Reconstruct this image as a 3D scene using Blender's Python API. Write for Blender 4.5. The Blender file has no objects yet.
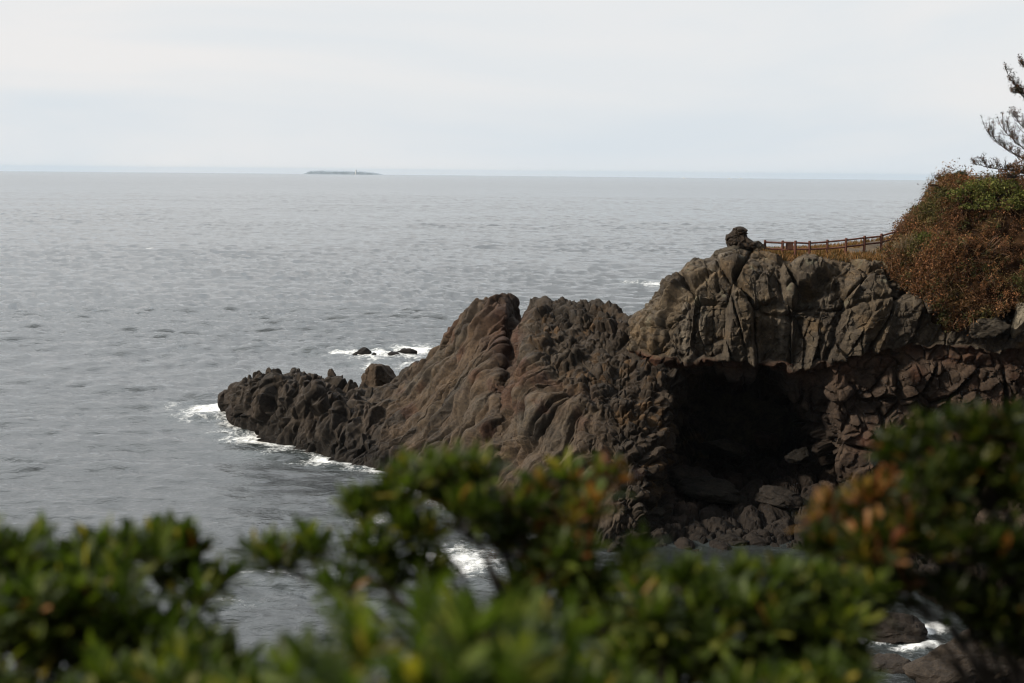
import bpy, math, time
import numpy as np
T0 = time.time()
rng = np.random.default_rng(7)
scene = bpy.context.scene
COL = scene.collection
H = 25.0            # eye height above the sea (m)
FPX = 1422.2        # 50 mm lens on a 36 mm sensor, 1024 px wide
REARTH = 6371000.0

# ---------------------------------------------------------------- camera
cam_d = bpy.data.cameras.new('camera')
cam = bpy.data.objects.new('camera', cam_d)
COL.objects.link(cam)
cam_d.lens = 50.0
cam_d.sensor_width = 36.0
cam_d.clip_start = 0.05
cam_d.clip_end = 80000
cam.location = (0, 0, H)
_a, _r = math.radians(90 - 6.8), math.radians(0.573)
RX = np.array([[1, 0, 0], [0, math.cos(_a), -math.sin(_a)], [0, math.sin(_a), math.cos(_a)]])
RZ = np.array([[math.cos(_r), -math.sin(_r), 0], [math.sin(_r), math.cos(_r), 0], [0, 0, 1]])
RM = RX @ RZ
import mathutils
cam.rotation_euler = mathutils.Matrix(RM.tolist()).to_euler()
cam_d.dof.use_dof = True
cam_d.dof.focus_distance = 112
cam_d.dof.aperture_fstop = 2.0
cam_d.dof.aperture_blades = 8
scene.camera = cam


def at(px, py, Y):
    """survey point: direction measured in the photograph, at a real distance Y"""
    d = RM @ np.array([(px - 512) / FPX, -(py - 341.5) / FPX, -1.0])
    return d / d[1] * Y + np.array([0, 0, H])


def on_water(px, py, z=0.0):
    d = RM @ np.array([(px - 512) / FPX, -(py - 341.5) / FPX, -1.0])
    return d * (z - H) / d[2] + np.array([0, 0, H])


# ---------------------------------------------------------------- noise
def _hash(ix, iy, iz, seed):
    h = (ix.astype(np.int64) * 73856093) ^ (iy.astype(np.int64) * 19349663) ^ (iz.astype(np.int64) * 83492791) ^ (seed * 2654435761)
    h = h & 0xFFFFFFFF
    h = ((h ^ (h >> 16)) * 0x45d9f3b) & 0xFFFFFFFF
    h = ((h ^ (h >> 16)) * 0x45d9f3b) & 0xFFFFFFFF
    return (h ^ (h >> 16)) & 0xFFFFFFFF


def rnd(ix, iy, iz, seed):
    return _hash(ix, iy, iz, seed).astype(np.float64) / 4294967295.0


def vnoise(p, seed=0):
    """value noise, about -1..1"""
    i = np.floor(p).astype(np.int64)
    f = p - i
    u = f * f * f * (f * (f * 6 - 15) + 10)
    out = 0
    for dx in (0, 1):
        wx = u[:, 0] if dx else 1 - u[:, 0]
        for dy in (0, 1):
            wy = u[:, 1] if dy else 1 - u[:, 1]
            for dz in (0, 1):
                wz = u[:, 2] if dz else 1 - u[:, 2]
                out = out + wx * wy * wz * rnd(i[:, 0] + dx, i[:, 1] + dy, i[:, 2] + dz, seed)
    return out * 2 - 1


def fbm(p, octv=4, seed=0, gain=0.5, lac=2.03):
    a, s, t = 1.0, 0, 0
    for k in range(octv):
        s = s + a * vnoise(p, seed + k * 17)
        t += a
        a *= gain
        p = p * lac + 11.3
    return s / t


def worley(p, seed=0, jit=0.9):
    i = np.floor(p).astype(np.int64)
    n = len(p)
    f1 = np.full(n, 9.0)
    f2 = np.full(n, 9.0)
    cid = np.zeros((n, 3), np.int64)
    cd = np.zeros((n, 3))
    for dx in (-1, 0, 1):
        for dy in (-1, 0, 1):
            for dz in (-1, 0, 1):
                c = i + np.array([dx, dy, dz])
                o = np.stack([rnd(c[:, 0], c[:, 1], c[:, 2], seed + k) for k in (1, 2, 3)], 1)
                v = p - (c + 0.5 + (o - 0.5) * jit)
                d = np.sqrt((v * v).sum(1))
                m = d < f1
                f2 = np.where(m, f1, np.minimum(f2, d))
                f1 = np.where(m, d, f1)
                cid[m] = c[m]
                cd[m] = v[m]
    return f1, f2, cid, cd


def cellrnd(cid, seed):
    return rnd(cid[:, 0], cid[:, 1], cid[:, 2], seed)


def facets(p, seed, amp, tilt, cw, cdep):
    """broken blocks: every cell its own offset and tilted face, with a crack round it"""
    f1, f2, cid, cd = worley(p, seed)
    g = np.stack([cellrnd(cid, seed + 50 + k) - 0.5 for k in range(3)], 1)
    d = amp * (cellrnd(cid, seed + 60) - 0.5) + tilt * (g * cd).sum(1)
    crack = np.exp(-((f2 - f1) / cw) ** 2)
    return d * (1 - crack ** 3) - cdep * crack, crack, cid


def pillows(p, seed, amp, cw, cdep):
    f1, f2, cid, cd = worley(p, seed)
    crack = np.exp(-((f2 - f1) / cw) ** 2)
    return amp * (0.6 - np.minimum(f1, 1) ** 2) * (0.6 + 0.8 * cellrnd(cid, seed + 9)) - cdep * crack, crack, cid


def smooth(a, b, x):
    t = np.clip((x - a) / (b - a), 0, 1)
    return t * t * (3 - 2 * t)


def bump1(x, c, w):
    return np.exp(-((x - c) / w) ** 2)


# ---------------------------------------------------------------- mesh helpers
def mesh_np(name, verts, faces, mat=None, parent=None, attrs=None, smooth_shade=False):
    """faces: (n,4) or (n,3) int array"""
    verts = np.ascontiguousarray(verts, np.float32)
    faces = np.asarray(faces, np.int32)
    k = faces.shape[1]
    me = bpy.data.meshes.new(name)
    me.vertices.add(len(verts))
    me.vertices.foreach_set('co', verts.ravel())
    me.loops.add(faces.size)
    me.loops.foreach_set('vertex_index', faces.ravel())
    me.polygons.add(len(faces))
    me.polygons.foreach_set('loop_start', np.arange(0, faces.size, k, dtype=np.int32))
    me.polygons.foreach_set('loop_total', np.full(len(faces), k, np.int32))
    me.polygons.foreach_set('use_smooth', np.full(len(faces), smooth_shade, bool))
    me.update(calc_edges=True)
    for an, val in (attrs or {}).items():
        val = np.asarray(val, np.float32)
        if val.ndim == 1:
            a = me.attributes.new(an, 'FLOAT', 'POINT')
            a.data.foreach_set('value', val)
        else:
            if val.shape[1] == 3:
                val = np.concatenate([val, np.ones((len(val), 1), np.float32)], 1)
            a = me.attributes.new(an, 'FLOAT_COLOR', 'POINT')
            a.data.foreach_set('color', np.ascontiguousarray(val).ravel())
    o = bpy.data.objects.new(name, me)
    COL.objects.link(o)
    if mat:
        me.materials.append(mat)
    if parent:
        o.parent = parent
    return o


def tag(o, label=None, cat=None, group=None, kind=None):
    if label:
        o['label'] = label
    if cat:
        o['category'] = cat
    if group:
        o['group'] = group
    if kind:
        o['kind'] = kind
    return o


def empty(name, loc):
    o = bpy.data.objects.new(name, None)
    o.location = [float(v) for v in loc]
    o.empty_display_size = 0.2
    COL.objects.link(o)
    return o


def grid_faces(nu, nv):
    a = np.arange(nu * nv).reshape(nu, nv)
    return np.stack([a[:-1, :-1], a[1:, :-1], a[1:, 1:], a[:-1, 1:]], -1).reshape(-1, 4)


def pchip(xs, ys, x):
    """monotone cubic along axis 0 of ys"""
    xs = np.asarray(xs, float)
    ys = np.asarray(ys, float)
    h = np.diff(xs)
    d = np.diff(ys, axis=0) / h.reshape(-1, *([1] * (ys.ndim - 1)))
    m = np.zeros_like(ys)
    a, b = d[:-1], d[1:]
    with np.errstate(divide='ignore', invalid='ignore'):
        hm = 2 * a * b / (a + b)
    m[1:-1] = np.where(a * b > 0, hm, 0)
    m[0] = d[0]
    m[-1] = d[-1]
    k = np.clip(np.searchsorted(xs, x, side='right') - 1, 0, len(h) - 1)
    t = (x - xs[k]) / h[k]
    sh = (-1,) + (1,) * (ys.ndim - 1)
    t = t.reshape(sh)
    hk = h[k].reshape(sh)
    return ((2 * t ** 3 - 3 * t ** 2 + 1) * ys[k] + (t ** 3 - 2 * t ** 2 + t) * hk * m[k]
            + (-2 * t ** 3 + 3 * t ** 2) * ys[k + 1] + (t ** 3 - t ** 2) * hk * m[k + 1])


def loft(S, cu, cv):
    """S (ns,np,3) section points; cu, cv: rows per segment"""
    S = np.asarray(S, float)

    def params(counts):
        p = []
        for i, c in enumerate(counts):
            p.append(i + np.arange(c) / c)
        p.append(np.array([len(counts)]))
        return np.concatenate(p)
    pu, pv = params(cu), params(cv)
    A = pchip(np.arange(S.shape[0]), S, pu)
    A = np.swapaxes(A, 0, 1)
    B = pchip(np.arange(S.shape[1]), A, pv)
    return np.swapaxes(B, 0, 1), pu, pv      # (nu,nv,3)


def grid_normals(P):
    du = np.gradient(P, axis=0)
    dv = np.gradient(P, axis=1)
    n = np.cross(du, dv)
    n /= np.linalg.norm(n, axis=2, keepdims=True) + 1e-9
    return n


def blur_grid(N, it=6):
    for _ in range(it):
        M = N.copy()
        M[1:-1] = (N[:-2] + 2 * N[1:-1] + N[2:]) / 4
        N = M.copy()
        N[:, 1:-1] = (M[:, :-2] + 2 * M[:, 1:-1] + M[:, 2:]) / 4
    return N


def tubes(lines, sides=4):
    """lines: list of (pts (n,3), radii (n,)) -> verts, quads"""
    V, F, o = [], [], 0
    ang = np.arange(sides) / sides * 2 * math.pi
    for pts, rad in lines:
        pts = np.asarray(pts, float)
        n = len(pts)
        t = np.gradient(pts, axis=0)
        t /= np.linalg.norm(t, axis=1, keepdims=True) + 1e-9
        ref = np.where(np.abs(t[:, 2:3]) > 0.9, np.array([[1.0, 0, 0]]), np.array([[0, 0, 1.0]]))
        a = np.cross(t, ref)
        a /= np.linalg.norm(a, axis=1, keepdims=True) + 1e-9
        b = np.cross(t, a)
        ring = pts[:, None] + np.asarray(rad).reshape(-1, 1, 1) * (a[:, None] * np.cos(ang)[None, :, None] + b[:, None] * np.sin(ang)[None, :, None])
        V.append(ring.reshape(-1, 3))
        i = np.arange(n - 1)[:, None] * sides
        j = np.arange(sides)[None]
        j2 = (j + 1) % sides
        F.append((np.stack([i + j, i + j2, i + sides + j2, i + sides + j], -1).reshape(-1, 4)) + o)
        o += n * sides
    return np.concatenate(V), np.concatenate(F)


def box_arrays(c, sx, sy, sz, rot=None):
    v = np.array([[x, y, z] for x in (-.5, .5) for y in (-.5, .5) for z in (-.5, .5)]) * [sx, sy, sz]
    if rot is not None:
        v = v @ np.asarray(rot).T
    f = np.array([[0, 1, 3, 2], [4, 6, 7, 5], [0, 4, 5, 1], [2, 3, 7, 6], [0, 2, 6, 4], [1, 5, 7, 3]])
    return v + np.asarray(c), f


def join(parts):
    V, F, o = [], [], 0
    for v, f in parts:
        V.append(v)
        F.append(np.asarray(f) + o)
        o += len(v)
    return np.concatenate(V), np.concatenate(F)


def beam(a, b, w, h):
    """rectangular bar from a to b with slightly eased ends"""
    a, b = np.asarray(a, float), np.asarray(b, float)
    x = b - a
    L = np.linalg.norm(x)
    x /= L
    up = np.array([0, 0, 1.0]) if abs(x[2]) < 0.9 else np.array([0, 1.0, 0])
    y = np.cross(up, x)
    y /= np.linalg.norm(y)
    z = np.cross(x, y)
    R = np.stack([x, y, z], 1)
    return box_arrays((a + b) / 2, L, w, h, R)


# ---------------------------------------------------------------- materials
def new_mat(name):
    m = bpy.data.materials.new(name)
    m.use_nodes = True
    nt = m.node_tree
    for n in list(nt.nodes):
        nt.nodes.remove(n)
    out = nt.nodes.new('ShaderNodeOutputMaterial')
    b = nt.nodes.new('ShaderNodeBsdfPrincipled')
    nt.links.new(b.outputs[0], out.inputs[0])
    return m, nt, b, out


def N(nt, kind, **kw):
    n = nt.nodes.new('ShaderNode' + kind)
    for k, v in kw.items():
        if k.startswith('in_'):
            key = k[3:]
            n.inputs[int(key) if key.isdigit() else key].default_value = v
        else:
            setattr(n, k, v)
    return n


def ramp(nt, fac, stops):
    r = nt.nodes.new('ShaderNodeValToRGB')
    e = r.color_ramp.elements
    while len(e) < len(stops):
        e.new(0.5)
    for i, (p, c) in enumerate(stops):
        e[i].position = p
        e[i].color = (*c, 1) if len(c) == 3 else c
    nt.links.new(fac, r.inputs[0])
    return r.outputs[0]


def mixc(nt, fac, a, b, mode='MIX'):
    n = nt.nodes.new('ShaderNodeMix')
    n.data_type = 'RGBA'
    n.blend_type = mode
    for s, v in ((0, fac), (6, a), (7, b)):
        if isinstance(v, (int, float)):
            n.inputs[s].default_value = v
        elif isinstance(v, tuple):
            n.inputs[s].default_value = (*v, 1) if len(v) == 3 else v
        else:
            nt.links.new(v, n.inputs[s])
    return n.outputs[2]


def math_n(nt, op, a, b=None):
    n = nt.nodes.new('ShaderNodeMath')
    n.operation = op
    for i, v in enumerate((a, b)):
        if v is None:
            continue
        if isinstance(v, (int, float)):
            n.inputs[i].default_value = v
        else:
            nt.links.new(v, n.inputs[i])
    return n.outputs[0]


def rock_material(name, use_tint=True, base=(0.075, 0.06, 0.048), bump=0.6, scale=1.0):
    """weathered basalt; 'tint' is the rock's own colour by region (rust, lichen, wet algae)"""
    m, nt, b, out = new_mat(name)
    tc = N(nt, 'TexCoord')
    co = tc.outputs['Object']
    n1 = N(nt, 'TexNoise', in_Scale=0.9 * scale, in_Detail=8.0, in_Roughness=0.65)
    nt.links.new(co, n1.inputs['Vector'])
    n2 = N(nt, 'TexNoise', in_Scale=4.5 * scale, in_Detail=6.0, in_Roughness=0.7)
    nt.links.new(co, n2.inputs['Vector'])
    if use_tint:
        at_ = N(nt, 'Attribute', attribute_name='tint')
        basec = at_.outputs['Color']
    else:
        rgb = N(nt, 'RGB')
        rgb.outputs[0].default_value = (*base, 1)
        basec = rgb.outputs[0]
    f1 = ramp(nt, n1.outputs[0], [(0.3, (0.55, 0.55, 0.55)), (0.5, (1, 1, 1)), (0.72, (1.4, 1.35, 1.25))])
    f2 = ramp(nt, n2.outputs[0], [(0.32, (0.6, 0.6, 0.62)), (0.5, (1, 1, 1)), (0.7, (1.35, 1.3, 1.2))])
    c = mixc(nt, 1.0, basec, f1, 'MULTIPLY')
    c = mixc(nt, 1.0, c, f2, 'MULTIPLY')
    nt.links.new(c, b.inputs['Base Color'])
    b.inputs['Roughness'].default_value = 0.82
    b.inputs['Specular IOR Level'].default_value = 0.12
    bp = N(nt, 'Bump', in_Strength=bump, in_Distance=0.35 / scale)
    hh = math_n(nt, 'ADD', math_n(nt, 'MULTIPLY', n1.outputs[0], 0.8), math_n(nt, 'MULTIPLY', n2.outputs[0], 0.45))
    nt.links.new(hh, bp.inputs['Height'])
    nt.links.new(bp.outputs[0], b.inputs['Normal'])
    return m


def leaf_material(name, rough=0.45, trans=0.25, spec=0.4, attr='tint'):
    m, nt, b, out = new_mat(name)
    a = N(nt, 'Attribute', attribute_name=attr)
    nt.links.new(a.outputs['Color'], b.inputs['Base Color'])
    b.inputs['Roughness'].default_value = rough
    b.inputs['Specular IOR Level'].default_value = spec
    t = N(nt, 'BsdfTranslucent')
    tcol = mixc(nt, 1.0, a.outputs['Color'], (1.3, 1.5, 0.6), 'MULTIPLY')
    nt.links.new(tcol, t.inputs[0])
    mx = N(nt, 'MixShader', in_0=trans)
    nt.links.new(b.outputs[0], mx.inputs[1])
    nt.links.new(t.outputs[0], mx.inputs[2])
    nt.links.new(mx.outputs[0], out.inputs[0])
    return m


def plain_material(name, col, rough=0.7, var=0.35, scale=3.0, stretch=(1, 1, 1)):
    m, nt, b, out = new_mat(name)
    tc = N(nt, 'TexCoord')
    mp = N(nt, 'Mapping')
    mp.inputs['Scale'].default_value = stretch
    nt.links.new(tc.outputs['Object'], mp.inputs[0])
    n = N(nt, 'TexNoise', in_Scale=scale, in_Detail=5.0)
    nt.links.new(mp.outputs[0], n.inputs['Vector'])
    lo = tuple(c * (1 - var) for c in col)
    hi = tuple(c * (1 + var) for c in col)
    nt.links.new(ramp(nt, n.outputs[0], [(0.3, lo), (0.7, hi)]), b.inputs['Base Color'])
    b.inputs['Roughness'].default_value = rough
    bp = N(nt, 'Bump', in_Strength=0.3, in_Distance=0.02)
    nt.links.new(n.outputs[0], bp.inputs['Height'])
    nt.links.new(bp.outputs[0], b.inputs['Normal'])
    return m


M_ROCK = rock_material('basalt')
M_BOULDER = rock_material('boulder_basalt', scale=2.0)
M_LEAF = leaf_material('glossy_shrub_leaf', rough=0.45, trans=0.35, spec=0.16)
M_DRY = leaf_material('dry_foliage', rough=0.8, trans=0.2, spec=0.15)
M_BARK = plain_material('shrub_bark', (0.03, 0.022, 0.015), 0.8, 0.4, 30)
M_PINEBARK = plain_material('pine_bark', (0.045, 0.034, 0.026), 0.9, 0.4, 3, (1, 1, 0.3))
M_FENCE = plain_material('fence_timber', (0.095, 0.033, 0.020), 0.75, 0.35, 6, (1, 1, 0.4))
M_BOARD = plain_material('board_timber', (0.10, 0.045, 0.030), 0.7, 0.3, 5)
M_PALEWOOD = plain_material('weathered_timber', (0.22, 0.14, 0.085), 0.8, 0.3, 6)
M_EARTH = plain_material('dark_earth', (0.035, 0.02, 0.011), 1.0, 0.5, 2.0)
M_EARTH.node_tree.nodes['Principled BSDF'].inputs['Specular IOR Level'].default_value = 0.0
M_WHITE = plain_material('white_paint', (0.8, 0.8, 0.78), 0.5, 0.06, 0.5)
M_DARKGLASS = plain_material('dark_glass', (0.03, 0.035, 0.04), 0.15, 0.2, 0.5)
M_ISLAND = plain_material('island_hazed_scrub', (0.30, 0.35, 0.40), 0.9, 0.3, 0.02)  # scrub colour paled and blued, distance haze painted into it

# ---------------------------------------------------------------- sky and sun
SUN_EL, SUN_AZ = math.radians(33), math.radians(-106)    # azimuth from the view direction, to the left
world = bpy.data.worlds.new('World')
scene.world = world
world.use_nodes = True
wt = world.node_tree
for n in list(wt.nodes):
    wt.nodes.remove(n)
wo = wt.nodes.new('ShaderNodeOutputWorld')
bg = wt.nodes.new('ShaderNodeBackground')
wt.links.new(bg.outputs[0], wo.inputs[0])
sky = wt.nodes.new('ShaderNodeTexSky')
sky.sky_type = 'NISHITA'
sky.sun_disc = False
sky.sun_elevation = SUN_EL
sky.sun_rotation = SUN_AZ
sky.air_density = 1.0
sky.dust_density = 3.0
wc = wt.nodes.new('ShaderNodeTexCoord')
wm = wt.nodes.new('ShaderNodeMapping')
wm.inputs['Scale'].default_value = (1.6, 1.6, 9.0)
wt.links.new(wc.outputs['Generated'], wm.inputs[0])
wn = N(wt, 'TexNoise', in_Scale=1.3, in_Detail=6.0, in_Roughness=0.5, in_Distortion=0.4)
wt.links.new(wm.outputs[0], wn.inputs['Vector'])
cl = ramp(wt, wn.outputs[0], [(0.36, (7.4, 8.0, 8.5)), (0.5, (8.15, 8.4, 8.6)), (0.64, (8.8, 8.7, 8.65))])
wsep = wt.nodes.new('ShaderNodeSeparateXYZ')
wt.links.new(wc.outputs['Generated'], wsep.inputs[0])
# the sky is slightly dimmer high up than at the horizon
wup = N(wt, 'MapRange', interpolation_type='SMOOTHSTEP')
for k_, v_ in (('From Min', 0.25), ('From Max', 0.9), ('To Min', 1.0), ('To Max', 0.9)):
    wup.inputs[k_].default_value = v_
wt.links.new(wsep.outputs[2], wup.inputs['Value'])
wsc = wt.nodes.new('ShaderNodeVectorMath')
wsc.operation = 'SCALE'
wt.links.new(cl, wsc.inputs[0])
# added bright sky patch above the frame, there to lighten the sea's reflections
wdot = wt.nodes.new('ShaderNodeVectorMath')
wdot.operation = 'DOT_PRODUCT'
_ga, _ge = math.radians(-26), math.radians(52)
wdot.inputs[1].default_value = (math.sin(_ga) * math.cos(_ge), math.cos(_ga) * math.cos(_ge), math.sin(_ge))
wt.links.new(wc.outputs['Generated'], wdot.inputs[0])
wgl = N(wt, 'MapRange', interpolation_type='SMOOTHSTEP')
for k_, v_ in (('From Min', 0.76), ('From Max', 0.98), ('To Min', 1.0), ('To Max', 3.4)):
    wgl.inputs[k_].default_value = v_
wt.links.new(wdot.outputs['Value'], wgl.inputs['Value'])
# sky dimmed behind the camera, added to cut the fill light
wbk = wt.nodes.new('ShaderNodeVectorMath')
wbk.operation = 'DOT_PRODUCT'
wbk.inputs[1].default_value = (math.sin(math.radians(-28)), math.cos(math.radians(-28)), 0)
wt.links.new(wc.outputs['Generated'], wbk.inputs[0])
wdk = N(wt, 'MapRange', interpolation_type='SMOOTHSTEP')
for k_, v_ in (('From Min', -0.75), ('From Max', 0.45), ('To Min', 0.30), ('To Max', 1.0)):
    wdk.inputs[k_].default_value = v_
wt.links.new(wbk.outputs['Value'], wdk.inputs['Value'])
wall_ = math_n(wt, 'MULTIPLY', math_n(wt, 'MULTIPLY', wup.outputs[0], wgl.outputs[0]), wdk.outputs[0])
wt.links.new(wall_, wsc.inputs['Scale'])
skc = mixc(wt, 0.95, sky.outputs[0], wsc.outputs[0])
wt.links.new(skc, bg.inputs[0])
bg.inputs[1].default_value = 0.1

sun_d = bpy.data.lights.new('sun', 'SUN')
sun_d.energy = 4.7
sun_d.angle = math.radians(6)
sun_d.color = (1.0, 0.89, 0.74)
sun = bpy.data.objects.new('sun', sun_d)
COL.objects.link(sun)
sd = mathutils.Vector((math.sin(SUN_AZ) * math.cos(SUN_EL), math.cos(SUN_AZ) * math.cos(SUN_EL), math.sin(SUN_EL)))
sun.rotation_euler = (-sd).to_track_quat('-Z', 'Y').to_euler()
sun.location = (0, 0, 80)

# ---------------------------------------------------------------- headland (lava ridge running out to sea)
C_TAN = np.array([0.082, 0.058, 0.040])
C_GREY = np.array([0.066, 0.055, 0.043])
C_DARK = np.array([0.020, 0.017, 0.015])
C_RUST = np.array([0.060, 0.026, 0.017])
C_OCHRE = np.array([0.095, 0.056, 0.028])

# crest px, py, distance | front waterline px, py | forward bulge
RIDGE = [
    (225, 405, 146.8, 225, 411, .02), (233, 392, 146, 230, 419, .20), (250, 383, 145, 238, 427, .25),
    (277, 382, 144, 262, 439, .25), (305, 381, 143, 285, 447, .24), (335, 383, 141, 310, 454, .22),
    (358, 394, 139, 335, 463, .16), (385, 388, 137, 358, 468, .12), (405, 374, 135, 378, 473, .08),
    (425, 361, 132.5, 398, 482, .05), (442, 348, 130, 415, 492, .03), (451, 326, 128.5, 432, 500, .01),
    (470, 307, 126.5, 450, 508, .01), (490, 296, 124.5, 468, 515, .02), (507, 299, 123, 485, 520, .03),
    (515, 320, 122, 500, 524, .03), (523, 316, 120.8, 512, 528, .05), (530, 299, 119.5, 525, 532, .08),
    (548, 293, 118, 543, 538, .09), (575, 296, 116, 562, 542, .09), (605, 303, 113, 585, 546, .08),
    (632, 315, 110, 604, 549, .07), (650, 335, 107.3, 612, 550, .06), (668, 366, 104.2, 620, 550, .05), (686, 385, 104.5, 630, 551, .04),
    (674, 440, 108, 645, 551, .02), (690, 468, 112, 690, 549, .03), (760, 475, 113, 760, 545, .03), (830, 500, 110, 820, 550, .02)]
S = []
for cx, cy, Y, wx, wy, bl in RIDGE:
    c = at(cx, cy, Y)
    w = on_water(wx, wy)
    h = max(c[2], 1.0)
    L = np.linalg.norm(w - c)
    out = np.array([-0.25, -0.45, 0.85])
    row = [c + [2 + 0.3 * h, 1.0 * h + 3, 0]]
    row[0][2] = -1.5
    mid = c + [0.15 * h, 0.35 * h + .6, -0.35 * h]
    row += [mid, c]
    for t in (0.22, 0.5, 0.78):
        row.append(c + (w - c) * t + out * bl * L * math.sin(math.pi * t) * (1.15 if t < .7 else 1))
    w2 = w + (w - c) / L * 1.2
    w2[2] = -1.3
    row += [w, w2]
    S.append(row)
S = np.array(S)
WATERLINE = [S[:20, 6]]
seg = np.linalg.norm(np.diff(S[:, 2], axis=0), axis=1)
cu = np.maximum((seg / np.where(np.arange(len(seg)) < 9, 0.055, 0.085)).astype(int), 8)
P, pu, pv = loft(S, cu, [12, 30, 75, 95, 95, 75, 14])
nu, nv = P.shape[:2]
NRM = blur_grid(grid_normals(P), 10)
if NRM[nu // 2, nv // 2, 2] < 0:
    NRM = -NRM
p = P.reshape(-1, 3)
nr = NRM.reshape(-1, 3)
U = np.repeat(pu, nv)
V = np.tile(pv, nu)
warp = np.stack([fbm(p * 0.22, 3, 1), fbm(p * 0.22, 3, 2), fbm(p * 0.22, 3, 3)], 1)
warp2 = np.stack([fbm(p * 0.8, 3, 4), fbm(p * 0.8, 3, 5), fbm(p * 0.8, 3, 6)], 1)
m_tip = 1 - smooth(6.5, 10, U + warp[:, 0] * 2.5 - (V - 5) * 0.6)          # broken columns at the seaward end
m_rub = smooth(16.2, 18.5, U + warp[:, 1] * 3 - np.clip(V - 3.2, 0, 3) * 2.2)   # rubble crest next to the cliff
m_flow = np.clip(1 - m_tip - m_rub, 0, 1)
fl = np.array([-0.78, -0.42, -0.46])
fl /= np.linalg.norm(fl)
ac = np.cross(fl, [-.25, -.5, .83])
ac /= np.linalg.norm(ac)
up = np.cross(ac, fl)
q = p + warp * 2.4
Q = np.stack([q @ fl, q @ ac, q @ up], 1)
d_rope, k_rope, _ = pillows(Q * [0.11, 0.62, 0.14], 11, 0.62, 0.20, 0.40)
Q2 = np.stack([(p + warp * 1.6 + warp2 * 0.3) @ fl, (p + warp * 1.6 + warp2 * 0.3) @ ac, (p + warp * 1.6) @ up], 1)
d_rope2, k_rope2, _ = pillows(Q2 * [0.20, 1.5, 0.3], 12, 0.08, 0.2, 0.06)
tl = np.array([-0.45, -0.55, -0.70])
tl /= np.linalg.norm(tl)
ta = np.cross(tl, [0, -.8, .6])
ta /= np.linalg.norm(ta)
tb = np.cross(ta, tl)
q = p + warp * 1.0 + warp2 * 0.25
Qt = np.stack([q @ tl, q @ ta, q @ tb], 1)
d_tip, k_tip, _ = facets(Qt * [0.22, 0.62, 0.5], 21, 1.15, 1.7, 0.22, 0.42)
d_tip2, k_tip2, _ = facets(Qt * [0.6, 1.6, 1.2], 22, 0.34, 0.8, 0.24, 0.12)
q = p + warp2 * 0.35
d_rub, k_rub, _ = facets(q * [0.66, 0.6, 0.75], 31, 0.85, 0.7, 0.2, 0.5)
d_rub2, k_rub2, c_rub2 = facets(q * 1.8 + 4, 32, 0.30, 0.36, 0.22, 0.16)
m_pit = smooth(0.1, 0.4, fbm(p * 0.35, 3, 40))
d_pit, k_pit, _ = pillows((p + warp2 * .4) * 1.7, 33, 0.18, 0.2, 0.16)
disp = (m_flow * (d_rope + d_rope2 + m_pit * d_pit * .35) + m_tip * (d_tip + d_tip2) + m_rub * (d_rub + d_rub2)
        + 0.75 * fbm(p * 0.28, 3, 7) + 0.07 * fbm(p * 1.6, 4, 8))
Qc = np.stack([(p + warp * 1.6 + warp2 * .5) @ fl, (p + warp * 1.6 + warp2 * .5) @ ac, (p + warp * 1.6) @ up], 1)
cr1 = np.exp(-(vnoise(Qc * [0.10, 0.6, 0.12], 55) / 0.10) ** 2)
cr2 = np.exp(-(vnoise(Qc * [0.30, 1.7, 1.0], 56) / 0.12) ** 2)
d_fr, k_fr, _ = facets(Qc * [0.45, 1.1, 0.8], 57, .16, .4, .12, .08)
disp = disp - m_flow * (0.40 * cr1 + 0.05 * cr2 - d_fr * (.45 + .55 * smooth(-.2, .3, fbm(p * .3, 2, 58))))
# the two gullies: below the notch, and the dark S-shaped crack in the middle of the flow


def gully(line, w, depth):
    pts = np.array([at(*a) for a in line])
    ds = np.full(len(p), 99.0)
    pw = p + warp2 * 0.45
    for a, b_ in zip(pts[:-1], pts[1:]):
        ab = b_ - a
        t = np.clip(((pw - a) @ ab) / (ab @ ab), 0, 1)
        dd = pw - a - t[:, None] * ab
        dd[:, 1] *= 0.45
        ds = np.minimum(ds, np.sqrt((dd ** 2).sum(1)))
    return depth * np.exp(-(ds / w) ** 2)


g1 = gully([(514, 322, 121), (508, 340, 119.5), (503, 360, 118), (499, 385, 115.5)], 0.5, 1.0)
g2 = gully([(600, 352, 110), (585, 372, 110), (566, 385, 110.5), (563, 400, 109), (566, 412, 108), (556, 425, 108), (540, 432, 109)], 0.6, 1.25)
g3 = gully([(556, 412, 109), (530, 408, 111), (510, 412, 112)], 0.3, 0.5)
disp = disp - g1 - g2 - g3
fade = smooth(0, 1.0, V) * (1 - 0.6 * smooth(6.0, 6.6, V)) * (0.35 + 0.65 * smooth(0, 1.5, U))
crest = 1 - 0.55 * bump1(V, 2.0, 0.25)
p2 = p + nr * (disp * fade * crest)[:, None]
# sharper teeth along the crest
p2[:, 2] += bump1(V, 2.0, 0.35) * (0.55 * np.clip(vnoise(p * 0.9, 71), -0.3, 1) + 0.3 * vnoise(p * 2.2, 72)) * smooth(0.5, 3, U)
crk = np.clip(m_flow * np.maximum(k_rope, .6 * k_rope2) + m_tip * np.maximum(k_tip, .6 * k_tip2) + m_rub * np.maximum(k_rub, .6 * k_rub2), 0, 1)
tint = C_TAN[None] * np.ones((len(p), 1))
fz = fbm(p * 0.3, 4, 90)
tint = tint + (C_GREY - tint) * smooth(-0.1, 0.5, fz)[:, None] * 0.7
tint = tint + (np.array([0.038, 0.031, 0.026]) - tint) * (m_tip * 0.8)[:, None]
tint = tint + (np.array([0.036, 0.028, 0.022]) - tint) * (m_rub * 0.8)[:, None]
dk = smooth(0.0, 0.4, fbm(p * [.5, .5, .35], 4, 95))
tint = tint + (np.array([0.036, 0.030, 0.025]) - tint) * (dk * .75)[:, None]
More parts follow.
